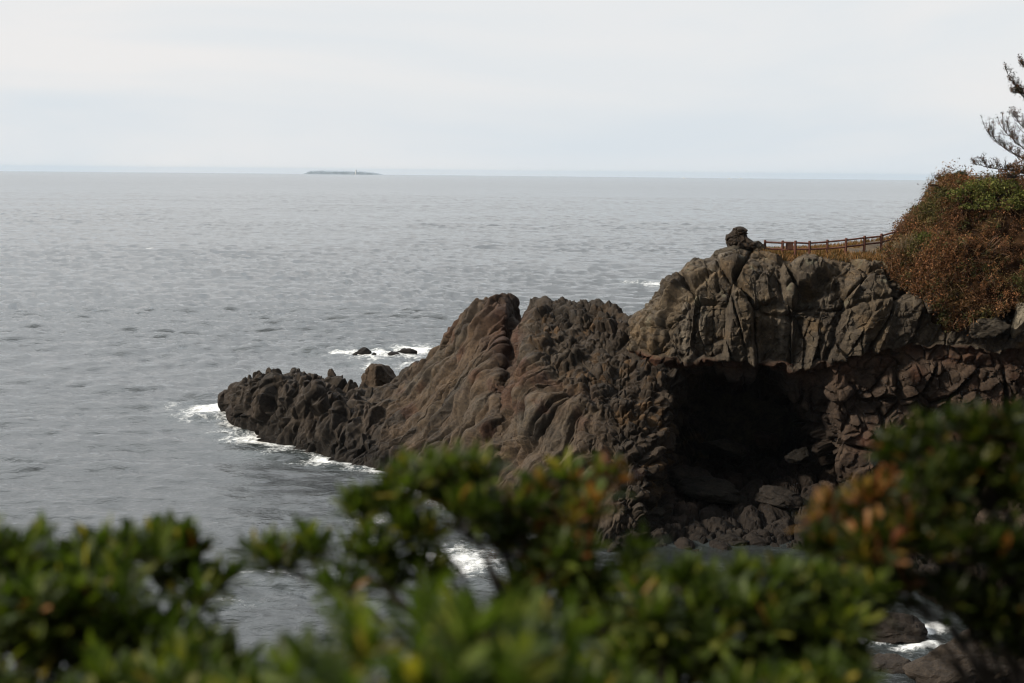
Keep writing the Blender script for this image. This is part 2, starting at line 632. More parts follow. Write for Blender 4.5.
rd_ = smooth(0.22, 0.5, fbm(p * .4, 3, 96)) * m_flow
tint = tint + (np.array([0.075, 0.038, 0.026]) - tint) * (rd_ * .6)[:, None]
rust = smooth(0.05, 0.4, fbm(p * 0.5, 3, 91)) * m_rub * smooth(0.5, .7, cellrnd(c_rub2, 5))
tint = tint + (C_OCHRE - tint) * (rust * 0.7)[:, None]
rust = bump1(U, 14.3, 1.4) * (1 - smooth(2.9, 3.9, V)) + bump1(U, 16.2, .5) * bump1(V, 3, .8)
tint = tint + (np.array([0.070, 0.036, 0.025]) - tint) * np.clip(rust * 0.8, 0, 1)[:, None]
crown = bump1(V, 2.0, 0.45) * smooth(12.5, 14, U) * 0.7
tint = tint + (np.array([0.034, 0.028, 0.023]) - tint) * crown[:, None]
wet = 1 - smooth(0.6, 2.2, p2[:, 2] + warp[:, 2] * 1.5)
tint = tint + (C_DARK - tint) * (wet * 0.85)[:, None]
tint = tint * [0.9, 0.94, 0.97]
headland = mesh_np('headland', p2, grid_faces(nu, nv), M_ROCK, attrs={'tint': np.clip(tint, 0.008, 1)})
tag(headland, kind='structure')
print('headland', len(p2), round(time.time() - T0, 1))

# ---------------------------------------------------------------- sea cliff with the cave
#        px   B back        C edge       D joint       E lip         F recess      G roof/wall   H back        I floor       J water
CLIFF = [
    (626, (322, 113), (322, 110), (335, 107.5), (350, 106.5), (356, 107), (362, 108), (372, 108.5), (400, 108), (450, 106)),
    (641, (311, 113), (313, 109), (332, 105.5), (350, 104.5), (356, 105.5), (368, 106), (384, 106.8), (420, 107), (470, 105)),
    (660, (291, 113), (294, 108), (325, 104), (358, 103.2), (363, 104.0), (386, 104.8), (402, 108), (432, 109), (500, 102)),
    (685, (268, 112), (271, 107), (312, 103), (361, 102.6), (365, 103.4), (380, 104.4), (396, 115), (440, 115), (545, 94)),
    (715, (258, 112), (261, 106), (308, 102.5), (360, 102.2), (364, 103.2), (376, 104.2), (398, 120), (437, 119), (546, 94)),
    (740, (250, 111), (252, 105.5), (308, 102.3), (361, 102.2), (365, 103.2), (376, 104.2), (400, 122), (434, 120), (543, 94.5)),
    (770, (250, 111), (257, 105), (312, 102), (361, 101.8), (366, 102.9), (381, 104.0), (404, 120), (437, 118), (541, 95)),
    (795, (249, 111), (259, 104.5), (318, 101.5), (368, 101.3), (373, 102.7), (398, 103.7), (417, 114), (442, 114), (545, 94)),
    (812, (248, 111), (260, 104.3), (318, 101.4), (367, 101.3), (374, 103), (411, 103.8), (436, 106.5), (457, 110), (550, 93)),
    (840, (246, 111), (261, 104), (315, 101.4), (358, 101.2), (364, 101.5), (415, 101.3), (460, 101.8), (482, 105), (560, 91)),
    (880, (240, 111.5), (263, 104), (305, 101.5), (347, 101.3), (352, 101.6), (392, 101.7), (465, 101.0), (498, 101.5), (575, 88)),
    (920, (236, 112), (266, 103.5), (305, 101.5), (343, 101.3), (349, 101.6), (385, 101.7), (440, 101.3), (500, 98), (590, 84)),
    (965, (236, 112), (267, 103.3), (308, 101), (346, 100.8), (352, 101.1), (390, 101.3), (440, 100.4), (510, 95), (615, 79)),
    (1012, (236, 112), (267, 103), (308, 100.8), (348, 100.6), (354, 100.9), (392, 101), (440, 99.4), (520, 92), (640, 75)),
    (1075, (236, 112), (267, 102), (310, 99.5), (350, 99), (358, 100.5), (392, 100), (440, 97), (530, 87), (660, 70)),
    (1160, (236, 112), (267, 99), (312, 96.5), (352, 96), (362, 97), (395, 96), (445, 91), (560, 78), (690, 64)),
    (1300, (230, 112), (262, 92), (312, 90), (355, 89), (365, 90), (400, 88), (450, 82), (570, 70), (720, 58))]
S = []
for row in CLIFF:
    px = row[0]
    b = at(px, *row[1])
    r = [np.array([b[0] * 1.02, b[1] + 7, -1.5]), np.array([b[0], b[1] + 2.5, b[2] * 0.55])]
    r += [at(px, *a) for a in row[1:]]
    last = r[-1].copy()
    S.append(r + [last + [0, -1.5, -1.5]])
S = np.array(S)
WATERLINE.append(S[3:, 10])
seg = np.linalg.norm(np.diff(S[:, 4], axis=0), axis=1)
cu = np.maximum((seg / 0.07).astype(int), 8)
cu[-3:] = [60, 50, 40]
P, pu, pv = loft(S, cu, [8, 16, 50, 62, 60, 26, 30, 60, 50, 110, 10])
nu, nv = P.shape[:2]
NRM = blur_grid(grid_normals(P), 12)
p = P.reshape(-1, 3)
ic = int(np.argmin(np.abs(pv - 4)))
if NRM[nu // 2, ic, 1] > 0:
    NRM = -NRM
nr = NRM.reshape(-1, 3)
U = np.repeat(pu, nv)
V = np.tile(pv, nu)
warp = np.stack([fbm(p * 0.22, 3, 101), fbm(p * 0.22, 3, 102), fbm(p * 0.22, 3, 103)], 1)
warp2 = np.stack([fbm(p * 0.8, 3, 104), fbm(p * 0.8, 3, 105), fbm(p * 0.8, 3, 106)], 1)
wz = p[:, 2] + warp[:, 2]
m_cap = smooth(2.3, 2.9, V) * (1 - smooth(5.0, 5.3, V))
m_red = smooth(5.05, 5.35, V) * (1 - smooth(6.2, 6.8, V))
m_low = smooth(6.2, 6.8, V)
shear = p.copy()
shear[:, 0] += (p[:, 2] - 15) * (0.06 - 0.42 * smooth(20, 23, p[:, 0]))        # columns lean over to the right of the overhang
q = shear + warp * 0.35 + warp2 * 0.10
m_lobe = 1 - smooth(2.0, 4.2, U + warp[:, 0] * 1.2)
d_c1, k_c1, c_c1 = facets(q * [0.44, 0.30, 0.15] + [0.3, 0, 0.35], 111, 1.5, 1.7, 0.08, 0.24)
d_c2, k_c2, _ = facets(q * [0.95, 0.65, 0.30], 112, 0.46, 0.95, 0.10, 0.08)
d_c3, k_c3, _ = facets((p + warp2 * .3) * 1.9, 113, 0.14, 0.4, 0.14, 0.04)
d_l, k_l, _ = pillows((p + warp2 * .5) * [0.6, .5, .6], 114, 0.6, 0.13, 0.3)
d_r1, k_r1, _ = facets((p + warp2 * .5) * [0.9, .7, 1.3], 121, 0.50, 0.5, 0.13, 0.20)
d_w1, k_w1, c_w1 = facets((q + warp * .6) * [0.40, 0.34, 0.34], 131, 1.5, 0.9, 0.10, 0.45)
d_w2, k_w2, _ = facets((p + warp2 * .4) * [1.0, .9, 1.0], 132, 0.5, 0.45, 0.12, 0.2)
d_f, k_f, _ = pillows((p + warp2 * .4) * [0.5, .4, .9], 133, 0.9, 0.14, 0.4)
floor = smooth(8.6, 9.3, V) * (1 - smooth(9.5, 10.5, U) * (1 - smooth(9.2, 9.7, V)))
joint = bump1(V + warp[:, 0] * 0.35 + warp2[:, 1] * 0.12 + 0.45 * (cellrnd(c_c1, 77) - .5), 4.0, 0.045)
lip = 0.5 * fbm(p * [0.9, .3, .3], 3, 140)
m_red = np.clip(m_red, 0, 1)
rough_edge = 0.3 * (1 - smooth(4.5, 5.5, U))
disp = (m_cap * ((1 - m_lobe * .75) * (d_c1 + d_c2) + m_lobe * d_l + d_c3) - 0.38 * joint * m_cap * smooth(2.5, 4, U)
        + m_red * d_r1 + m_low * ((1 - floor) * (d_w1 + d_w2) + floor * (d_f * 1.1 + d_w2 * .6))
        + 0.30 * fbm(p * 0.4, 2, 107) + 0.08 * fbm(p * 2.4, 4, 108))
# deep shaded niche at the hanging slab in the middle
nich = np.exp(-(((p[:, 0] - at(797, 320, 102)[0] + warp2[:, 0] * .6) / 0.95) ** 2)) * smooth(3.75, 4.1, V) * (1 - smooth(4.8, 5.0, V))
disp = disp - 0.9 * nich
fade = smooth(0, 1.6, V) * (0.15 + rough_edge + (0.85 - rough_edge) * smooth(2.7, 3.4, V)) * (1 - 0.5 * smooth(10.0, 10.7, V))
p2 = p + nr * (disp * fade)[:, None]
p2[:, 2] += lip * bump1(V, 5.0, .45)
edge = bump1(V, 2.7, 0.5) * (1 - smooth(4.5, 5.5, U))
p2[:, 2] += edge * (0.5 * np.clip(vnoise(p * 0.8, 171), -.4, 1) + 0.25 * vnoise(p * 2.0, 172))
tint = C_GREY[None] * np.ones((len(p), 1)) * 0.95
n1 = fbm(p * [0.5, .5, .2], 4, 190)
tint = tint + (np.array([0.085, 0.066, 0.045]) - tint) * (smooth(0.0, 0.5, n1) * 0.8)[:, None]
tint = tint + (np.array([0.036, 0.030, 0.025]) - tint) * (smooth(0.05, 0.5, fbm(p * [1.2, 1, .16], 3, 191)) * 0.7 * m_cap)[:, None]   # water stains
pale = smooth(0.62, 0.75, vnoise(p * [1.6, 1, .13], 195)) * m_cap
tint = tint + (np.array([0.15, 0.13, 0.105]) - tint) * (pale * 0.5)[:, None]
rd = m_red * (0.55 + 0.45 * smooth(-.3, .3, fbm(p * .7, 3, 192)))
tint = tint + (C_RUST - tint) * rd[:, None] * .8
low = m_low
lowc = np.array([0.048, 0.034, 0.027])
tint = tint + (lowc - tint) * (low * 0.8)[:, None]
rl = low * smooth(9, 10.5, U) * smooth(-0.05, 0.4, fbm(p * .35, 3, 193)) * (1 - smooth(8.0, 8.8, V))
tint = tint + (np.array([0.080, 0.037, 0.023]) - tint) * (rl * 0.85)[:, None]
och = smooth(.15, .5, fbm(p * [.6, .5, .9], 4, 197)) * m_cap
tint = tint + (np.array([0.095, 0.066, 0.038]) - tint) * (och * .65)[:, None]
lich = smooth(.35, .5, fbm(p * 1.5, 3, 198)) * m_cap * (1 - smooth(3.6, 4.4, V))
tint = tint + (np.array([0.14, 0.135, 0.10]) - tint) * (lich * .5)[:, None]
cave = m_low * smooth(3, 4, U) * (1 - smooth(8, 9, U))  # the cave's shade, painted dark into the tint
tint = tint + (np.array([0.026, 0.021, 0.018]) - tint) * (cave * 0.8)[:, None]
grass_m = bump1(V, 2.25, 0.6) * smooth(4.6, 5.6, U) * smooth(-.3, .2, fbm(p * .5, 3, 194) + .25)
tint = tint + (np.array([0.17, 0.105, 0.045]) - tint) * (np.clip(grass_m, 0, 1) * 0.85)[:, None]
wet = 1 - smooth(0.6, 2.0, p2[:, 2] + warp[:, 2] * 1.5)
tint = tint + (C_DARK - tint) * (wet * 0.85)[:, None]
tint = tint * (1 + .08 * m_cap)[:, None]
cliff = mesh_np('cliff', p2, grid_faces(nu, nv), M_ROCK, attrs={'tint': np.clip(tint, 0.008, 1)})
tag(cliff, kind='structure')
CL_P = p2.reshape(nu, nv, 3)
CL_U, CL_V = pu, pv
print('cliff', len(p2), round(time.time() - T0, 1))

# ---------------------------------------------------------------- earth slope above the cliff on the right
HILL = [(886, (244, 109), (252, 106), (256, 104.5), (264, 103.4)),
        (902, (238, 109.5), (241, 107), (252, 104), (280, 102.2)),
        (917, (224, 110), (228, 107), (245, 103.6), (292, 101.4)),
        (931, (206, 110.5), (209, 107.3), (245, 103.3), (304, 100.9)),
        (942, (186, 111), (189, 107.5), (245, 103.2), (316, 100.6)),
        (958, (181, 111.5), (185, 107.8), (245, 103), (327, 100.3)),
        (985, (182, 112), (185, 107.8), (245, 103), (318, 100.2)),
        (1020, (182, 112), (185, 107.5), (245, 102.6), (306, 100.2)),
        (1080, (174, 112), (178, 107), (240, 101.5), (304, 99.3)),
        (1160, (165, 111), (170, 106), (235, 99), (304, 96)),
        (1300, (150, 108), (158, 102), (228, 94), (300, 90))]
S = []
for row in HILL:
    px = row[0]
    r = [at(px, *a) for a in row[1:]]
    back = r[0] + [1.5, 6, 0]
    back[2] = max(r[0][2] - 7, 8)
    S.append([back] + r + [r[-1] + [0, 1.8, -0.6]])
S = np.array(S)
P, pu, pv = loft(S, [18] * (len(HILL) - 1), [10, 14, 30, 30, 8])
nu, nv = P.shape[:2]
p = P.reshape(-1, 3)
NRM = grid_normals(P)
if NRM[nu // 2, nv // 2, 1] > 0:
    NRM = -NRM
HN = NRM
p2 = p + NRM.reshape(-1, 3) * (0.95 * fbm(p * .42, 4, 201))[:, None]
earth = np.array([0.05, 0.03, 0.018])[None] * (1 + 0.4 * fbm(p * 1.2, 3, 202))[:, None]
hill = mesh_np('hill', p2, grid_faces(nu, nv), M_EARTH)
tag(hill, kind='structure')
HP = p2.reshape(nu, nv, 3)


# ---------------------------------------------------------------- leaf scatters for the far vegetation
def leaf_quads(c, size, aspect=0.5, upbias=0.0):
    n = len(c)
    a = rng.normal(size=(n, 3))
    a[:, 2] += upbias
    a /= np.linalg.norm(a, axis=1, keepdims=True)
    b = np.cross(a, rng.normal(size=(n, 3)))
    b /= np.linalg.norm(b, axis=1, keepdims=True)
    s = np.asarray(size).reshape(-1, 1) * np.ones((n, 1))
    v = np.stack([c - a * s * .5, c + b * s * aspect * .5, c + a * s * .5, c - b * s * aspect * .5], 1)
    return v.reshape(-1, 3), np.arange(n * 4).reshape(n, 4)


def pick(cols, n, jitter=0.25, w=None):
    cols = np.asarray(cols)
    k = rng.choice(len(cols), n, p=w)
    return cols[k] * (1 + jitter * rng.normal(size=(n, 1))).clip(0.4, 1.8)


BROWN = [(0.135, 0.062, 0.029), (0.17, 0.08, 0.036), (0.095, 0.046, 0.024), (0.21, 0.115, 0.058), (0.065, 0.065, 0.024)]
GREEN = [(0.085, 0.095, 0.022), (0.13, 0.135, 0.035), (0.045, 0.06, 0.014), (0.19, 0.185, 0.065)]
# bramble mass: clumps over the slope
cu_ = rng.integers(3, nu - 1, 2400)
cv_ = rng.integers(8, nv - 9, 2400)
cc = HP[cu_, cv_] + HN[cu_, cv_] * rng.uniform(0.05, 0.45, (2400, 1))
near = cc[:, 0] < 52
cc = cc[near]
cr = rng.uniform(0.12, 0.42, len(cc)) * (1 + .5 * (rng.uniform(size=len(cc)) > .9))
nl = 50
ctr = np.repeat(cc, nl, 0) + np.repeat(cr, nl)[:, None] * rng.normal(size=(len(cc) * nl, 3)) * [0.6, 0.6, 0.75]
clc = pick(BROWN, len(cc), 0.15, [.28, .22, .26, .10, .14]) * (1 + .75 * fbm(cc * .55, 3, 222))[:, None].clip(.35, 1.8)
gp = smooth(.08, .3, fbm(cc * .35, 2, 223) + .12 * smooth(20, 24, cc[:, 2]))[:, None]
clc = clc + (np.array([0.05, 0.062, 0.018]) - clc) * gp * .8
colr = np.repeat(clc, nl, 0) * rng.uniform(0.6, 1.4, (len(ctr), 1))
v, f = leaf_quads(ctr, rng.uniform(0.08, 0.22, len(ctr)), 0.45, 0.4)
ns = 9000
k_ = rng.integers(0, len(cc), ns)
v2, f2 = leaf_quads(cc[k_] + rng.normal(size=(ns, 3)) * .25 + [0, -.1, .05], rng.uniform(.3, .8, ns), .055, .6)
c2 = pick([(0.20, 0.13, 0.07), (0.12, 0.07, 0.04), (0.03, 0.02, 0.014)], ns, .2)
v, f = join([(v, f), (v2, f2)])
colr = np.concatenate([colr, c2])
bramble = mesh_np('dry_bramble', v, f, M_DRY, attrs={'tint': np.repeat(colr, 4, 0)})
tag(bramble, 'rust brown dry bramble covering the slope above the sea cliff', 'bramble', kind='stuff')
print('bramble', len(f), round(time.time() - T0, 1))


def shrub(name, label, cat, base, lobes, nleaf, cols, size, w=None, mat=M_DRY, twigs=40, twig_col=M_BARK, up=0.4, aspect=0.5, group=None, tr=0.012):
    """lobes: (dx,dy,dz,r) about the base"""
    root = empty(name, base)
    tag(root, label, cat, group)
    base0 = np.zeros(3)
    L = np.array(lobes, float)
    wgt = L[:, 3] ** 2
    k = rng.choice(len(L), nleaf, p=wgt / wgt.sum())
    d = rng.normal(size=(nleaf, 3))
    d /= np.linalg.norm(d, axis=1, keepdims=True)
    rr = rng.uniform(0.35, 1.12, nleaf) ** 0.6
    c = L[k, :3] + d * (L[k, 3] * rr)[:, None] * [1, 1, 0.85]
    keep = c[:, 2] > -0.3
    c = c[keep]
    if nleaf:
        v, f = leaf_quads(c, rng.uniform(size * .6, size * 1.4, len(c)), aspect, up)
        mesh_np('foliage', v, f, mat, root, attrs={'tint': np.repeat(pick(cols, len(c), 0.25, w), 4, 0)})
    lines = []
    for i in range(twigs):
        l = L[rng.integers(len(L))]
        dd = rng.normal(size=3)
        dd /= np.linalg.norm(dd)
        tip = l[:3] + dd * l[3] * rng.uniform(.7, 1.15)
        tip[2] = max(tip[2], 0.1)
        mid = tip * 0.5 + rng.normal(size=3) * 0.12
        mid[2] = tip[2] * 0.4
        st = rng.normal(size=3) * [0.15, .15, 0] + [tip[0] * .15, tip[1] * .15, -0.3]
        t = np.linspace(0, 1, 6)[:, None]
        pts = (1 - t) ** 2 * st + 2 * t * (1 - t) * mid + t ** 2 * tip
        lines.append((pts, tr * np.linspace(1.6, .5, 6)))
    v, f = tubes(lines, 3)
    mesh_np('stem', v, f, twig_col, root)
    return root


M_TWIG = plain_material('bare_twig', (0.24, 0.19, 0.12), 0.85, 0.25, 8)
M_TWIG_BROWN = plain_material('brown_twig', (0.12, 0.07, 0.04), 0.85, 0.3, 8)


def lobes_at(spec, base):
    return [tuple(at(a, b, Y) - base) + (r,) for a, b, Y, r in spec]


b0 = at(985, 205, 105.3)
shrub('green_shrub', 'leafy green shrub at the top of the brown slope below the pine', 'shrub', b0,
      lobes_at([(955, 196, 105.6, .7), (972, 190, 105.6, .9), (990, 188, 105.4, .9), (1010, 190, 105.2, .9), (985, 204, 104.7, .9), (1008, 207, 104.4, .8), (966, 210, 104.7, .6), (958, 222, 104.2, .4), (1024, 200, 104.4, .9)], b0),
      5200, GREEN, 0.17, [.35, .3, .2, .15])
b0 = at(935, 250, 103.6)
shrub('green_shrub', 'low dark green shrub halfway down the brown slope', 'shrub', b0,
      lobes_at([(925, 238, 103.6, .55), (938, 246, 103.3, .6), (945, 236, 103.6, .5), (950, 252, 103, .4)], b0), 1500, GREEN, 0.15, [.45, .1, .4, .05])
b0 = at(968, 292, 101.6)
shrub('green_shrub', 'small olive green shrub low on the brown slope near the cliff', 'shrub', b0,
      lobes_at([(962, 286, 101.6, .4), (973, 292, 101.4, .4), (985, 272, 102, .35)], b0), 700, GREEN + BROWN[:2], 0.14)
b0 = at(945, 186, 108.2)
shrub('brown_shrub', 'russet shrub at the seaward corner of the slope top', 'shrub', b0,
      lobes_at([(933, 192, 107.8, .6), (943, 187, 107.8, .65), (955, 183, 108, .5), (930, 204, 106.8, .55), (968, 181, 108, .4)], b0), 2300,
      [(0.17, 0.09, 0.055), (0.13, 0.065, 0.035), (0.20, 0.12, 0.08)], 0.15, twigs=90, twig_col=M_TWIG_BROWN)
b0 = at(908, 228, 106.6)
shrub('brown_shrub', 'thin russet shrub above the end of the fence', 'shrub', b0,
      lobes_at([(898, 226, 106.8, .45), (908, 219, 106.8, .5), (918, 212, 106.8, .5), (905, 232, 106.2, .5)], b0), 900,
      [(0.17, 0.09, 0.055), (0.12, 0.06, 0.035)], 0.14, twigs=110, twig_col=M_TWIG_BROWN)
b0 = at(905, 254, 104)
shrub('bare_shrub', 'pale leafless twiggy shrub at the foot of the slope beside the fence', 'shrub', b0,
      lobes_at([(902, 242, 104, .7), (912, 240, 104, .6), (896, 248, 104, .5)], b0), 120,
      [(0.2, 0.14, 0.08)], 0.12, twigs=130, twig_col=M_TWIG, tr=0.016)
b0 = at(970, 262, 102.6)
shrub('bare_shrub', 'tangled pale twigs in the middle of the brown slope', 'shrub', b0,
      lobes_at([(968, 250, 102.8, .9), (985, 262, 102.3, .8), (1000, 245, 102.8, .8)], b0), 500, BROWN, 0.14, twigs=160, twig_col=M_TWIG_BROWN, tr=0.016)
b0 = at(960, 181, 108.6)
shrub('dwarf_tree', 'small dark flat topped tree alone on the slope skyline', 'tree', b0,
      [(0, 0, .55, .28), (.25, 0, .5, .24), (-.25, 0, .45, .22), (.42, 0, .45, .15)], 420, [(0.03, 0.035, 0.02), (0.045, 0.045, 0.025)], 0.13, twigs=14)

# dry grass on the clifftop
iu = np.where((CL_U > 4.7) & (CL_U < 11.5))[0]
iv = np.where((CL_V > 1.9) & (CL_V < 2.95))[0]
n = 15000
gu = rng.choice(iu, n)
gv = rng.choice(iv, n)
g0 = CL_P[gu, gv] + rng.normal(size=(n, 3)) * [.1, .1, 0]
keep = (fbm(g0 * .5, 3, 194) > -0.22)
g0 = g0[keep]
n = len(g0)
hh = rng.uniform(.10, .34, n)
ln = rng.normal(size=(n, 2)) * .10
tx = rng.normal(size=(n, 2))
tx /= np.linalg.norm(tx, axis=1, keepdims=True)
w = rng.uniform(.02, .045, n)
tip = g0 + np.stack([ln[:, 0], ln[:, 1], hh], 1)
off = np.stack([tx[:, 0] * w, tx[:, 1] * w, -np.full(n, .03)], 1)
v = np.stack([g0 - off * [1, 1, -1], g0 + off, tip + off * .2 * [1, 1, 0], tip - off * .2 * [1, 1, 0]], 1).reshape(-1, 3)
gc = pick([(0.22, 0.125, 0.055), (0.19, 0.095, 0.038), (0.12, 0.075, 0.035), (0.07, 0.06, 0.025)], n, .2, [.35, .35, .18, .12])
grass = mesh_np('grass', v, np.arange(4 * n).reshape(n, 4), M_DRY, attrs={'tint': np.repeat(gc, 4, 0)})
tag(grass, 'short dry golden grass on the clifftop along the fence', 'grass', kind='stuff')


# ---------------------------------------------------------------- boulders
def rock_mesh(size, seed, sub=5, planes=11, rough=0.15, cuts=None):
    """a rock broken along flat planes"""
    import bmesh
    r = np.random.default_rng(seed)
    bm = bmesh.new()
    bmesh.ops.create_icosphere(bm, subdivisions=sub, radius=1)
    d = np.array([v.co[:] for v in bm.verts])
    f = np.array([[v.index for v in fc.verts] for fc in bm.faces])
    bm.free()
    d /= np.linalg.norm(d, axis=1, keepdims=True)
    n = r.normal(size=(planes, 3))
    n /= np.linalg.norm(n, axis=1, keepdims=True)
    k = r.uniform(0.58, 0.98, planes)
    if cuts is not None:
        cuts = np.array(cuts, float)
        n = cuts[:, :3] / np.linalg.norm(cuts[:, :3], axis=1, keepdims=True)
        k = cuts[:, 3]
    dn = np.maximum(d @ n.T, 1e-3)
    rad = np.minimum((k[None] / dn), 6)
    sm = -np.log(np.exp(-rad * 30).sum(1) + np.exp(-30 * 1.2)) / 30
    v = d * sm[:, None]
    nz = rough * fbm(v * 2.2 + seed, 4, seed) + rough * .5 * facets(v * 2.4 + seed * 3, seed, 1, .6, .12, .35)[0]
    v = v + d * nz[:, None]
    return v * np.asarray(size), f


def rock_tint(v, base, zworld=None, seed=1, wetline=None):
    c = np.asarray(base)[None] * 0.66 * (1 + 0.35 * fbm(v * 1.4, 3, seed))[:, None]
    if wetline is not None:
        w = 1 - smooth(wetline, wetline + 1.0, zworld)
        c = c + (C_DARK - c) * (w * .8)[:, None]
    return np.clip(c, .008, 1)


def boulder(name, label, c, size, seed, base=(0.085, 0.068, 0.052), rotz=0.0, group=None, wetline=None, planes=11, tilt=0.0, sub=5, cuts=None):
    v, f = rock_mesh(size, seed, sub=sub, planes=planes, cuts=cuts)
    ca, sa = math.cos(tilt), math.sin(tilt)
    v = v @ np.array([[ca, 0, -sa], [0, 1, 0], [sa, 0, ca]])
    o = mesh_np(name, v, f, M_BOULDER, attrs={'tint': rock_tint(v, base, v[:, 2] + c[2], seed, wetline)})
    o.location = [float(a) for a in c]
    tag(o, label, 'rock', group)
    return o


# big dark boulder lying at the foot of the ridge, seaward side
boulder('boulder', 'big angular dark boulder standing in the saddle of the rocky point', at(379, 383, 139.5), (2.15, 1.9, 2.05), 5, (0.085, 0.063, 0.046), cuts=[(-.72, -.68, .12, .66), (.62, -.76, .10, .60), (.05, .1, 1, .86), (.75, -.1, .65, .72), (-.75, .1, .6, .84), (.2, 1, .1, .8), (-.9, .4, 0, .85), (.95, .3, -.1, .88), (-.1, -.75, -.65, .8), (0, 0, -1, .9)], sub=6)
boulder('boulder', 'rounded brown block at the foot of the ridge beside the big angular boulder', at(408, 379, 136.5), (1.3, 1.2, 1.0), 8, (0.10, 0.075, 0.055))
boulder('upright_rock', 'small upright rock sticking up on the low point left of the big boulder', at(335, 381, 141.5), (0.55, 0.5, 1.15), 12, (0.07, 0.055, 0.045), tilt=-.25)
boulder('upright_rock', 'squat dark rock left of the small upright rock on the low point', at(316, 381, 142.5), (0.7, 0.6, 0.65), 13, (0.06, 0.05, 0.042))
boulder('upright_rock', 'rounded knob of rock on the skyline near the seaward end of the point', at(278, 381, 144.5), (0.5, 0.45, 0.7), 14, (0.05, 0.043, 0.038))
boulder('upright_rock', 'tiny rock on the skyline just right of the rounded knob', at(289, 381, 144.3), (0.42, 0.4, 0.45), 15, (0.05, 0.043, 0.038))
boulder('boulder', 'black block at the very tip of the point beside the white surf', at(244, 415, 139.5), (1.6, 1.3, 1.25), 16, (0.045, 0.038, 0.034), wetline=0.2)
boulder('boulder', 'flat wet rock lying in the surf in front of the point', on_water(272, 441) + [0, 0, .15], (1.3, .7, .45), 17, (0.04, 0.035, 0.032), wetline=0.2)
boulder('boulder', 'wedge shaped block leaning at the seaward end of the point', at(230, 402, 144.5), (1.1, 1.2, 1.3), 18, (0.055, 0.046, 0.04), tilt=.5, wetline=.2)
# reef in the surf
for (px, py, sx, sz, sd_, lb) in [(364, 353, 1.2, .75, 21, 'dark block breaking the surf left of the other reef rocks'),
                                  (355, 354.5, .4, .35, 22, 'smallest dark rock at the left end of the reef in the surf'),
                                  (407, 353, 1.4, .7, 23, 'dark humped rock at the right end of the reef in the surf'),
                                  (394, 354.5, .9, .4, 24, 'low brown rock beside the humped rock of the reef'),
                                  (374, 354.8, .5, .35, 25, 'little round rock just right of the reef block')]:
    c = on_water(px, py + 1.2)
    boulder('sea_rock', lb, c + [0, 0, .15], (sx, sx * .7, sz), sd_, (0.03, 0.027, 0.026), group='reef rocks in the surf', sub=4)
boulder('sea_rock', 'dark rock awash in white foam just left of the cliff edge', on_water(668, 286) + [0, 0, .2], (1.6, 1.2, .9), 26, (0.03, 0.027, 0.026), sub=4)
# cave floor and shore
for (px, py, Y, sx, sy, sz, sd_, lb, bs) in [
        (722, 448, 108, 1.7, 1.3, 0.9, 31, 'broad grey slab of rock lying in the mouth of the cave', (0.050, 0.043, 0.034)),
        (718, 492, 101.5, 2.6, 1.6, 0.8, 32, 'long flat ledge like rock on the shore below the cave', (0.040, 0.035, 0.029)),
        (690, 478, 104, 1.5, 1.2, 0.9, 33, 'rounded dark rock at the left side of the cave floor', (0.06, 0.05, 0.042)),
        (765, 440, 111, 1.1, 1.0, .8, 34, 'reddish brown rock deep inside the cave', (0.07, 0.05, 0.04)),
        (800, 456, 105, 1.0, .9, .7, 35, 'small grey rock at the right side of the cave mouth', (0.030, 0.026, 0.022)),
        (776, 500, 101, 1.9, 1.3, .8, 36, 'dark block on the shore right of the flat ledge', (0.05, 0.043, 0.038)),
        (640, 512, 98.5, 2.2, 1.4, .8, 37, 'layered grey rock on the shore left of the cave', (0.085, 0.075, 0.062)),
        (735, 545, 95.0, 1.4, 1.0, .6, 38, 'low wet rock at the water edge below the cave', (0.04, 0.035, 0.031))]:
    boulder('boulder', lb, at(px, py, Y), (sx, sy, sz), sd_, tuple(c_ * .72 for c_ in bs), tilt=.15)
for (px, py, z, sx, sy, sz, sd_, lb, bs) in [
        (898, 632, .2, 1.9, 1.5, .75, 41, 'low brown rock among glinting water at the foot of the near bank', (0.052, 0.042, 0.034)),
        (985, 668, .6, 3.6, 2.6, 2.0, 42, 'large brown shore boulder in the lower right corner', (0.058, 0.047, 0.038)),
        (885, 668, .1, 1.3, 1.0, .55, 43, 'small wet rock left of the large brown shore boulder', (0.06, 0.05, 0.042)),
        (845, 655, .1, 1.3, 1.2, .6, 44, 'dark wet rock half hidden behind the low right shrub', (0.045, 0.038, 0.033))]:
    boulder('shore_rock', lb, on_water(px, py, z), (sx, sy, sz), sd_, bs, wetline=-.1)
# pale rock at the right edge of the cliff
boulder('boulder', 'pale grey weathered rock standing out of the slope at the right edge', at(1021, 319, 100.3), (.75, .8, 1.35), 51, (0.26, 0.23, 0.18), planes=14)
boulder('boulder', 'dark rounded outcrop under the brambles left of the pale rock', at(985, 326, 100.2), (1.5, 1.0, .75), 52, (0.075, 0.065, 0.052), tilt=-.2)
boulder('boulder', 'grey block poking out of the foot of the brown slope', at(932, 300, 101.2), (.8, .8, 1.0), 53, (0.095, 0.08, 0.063))

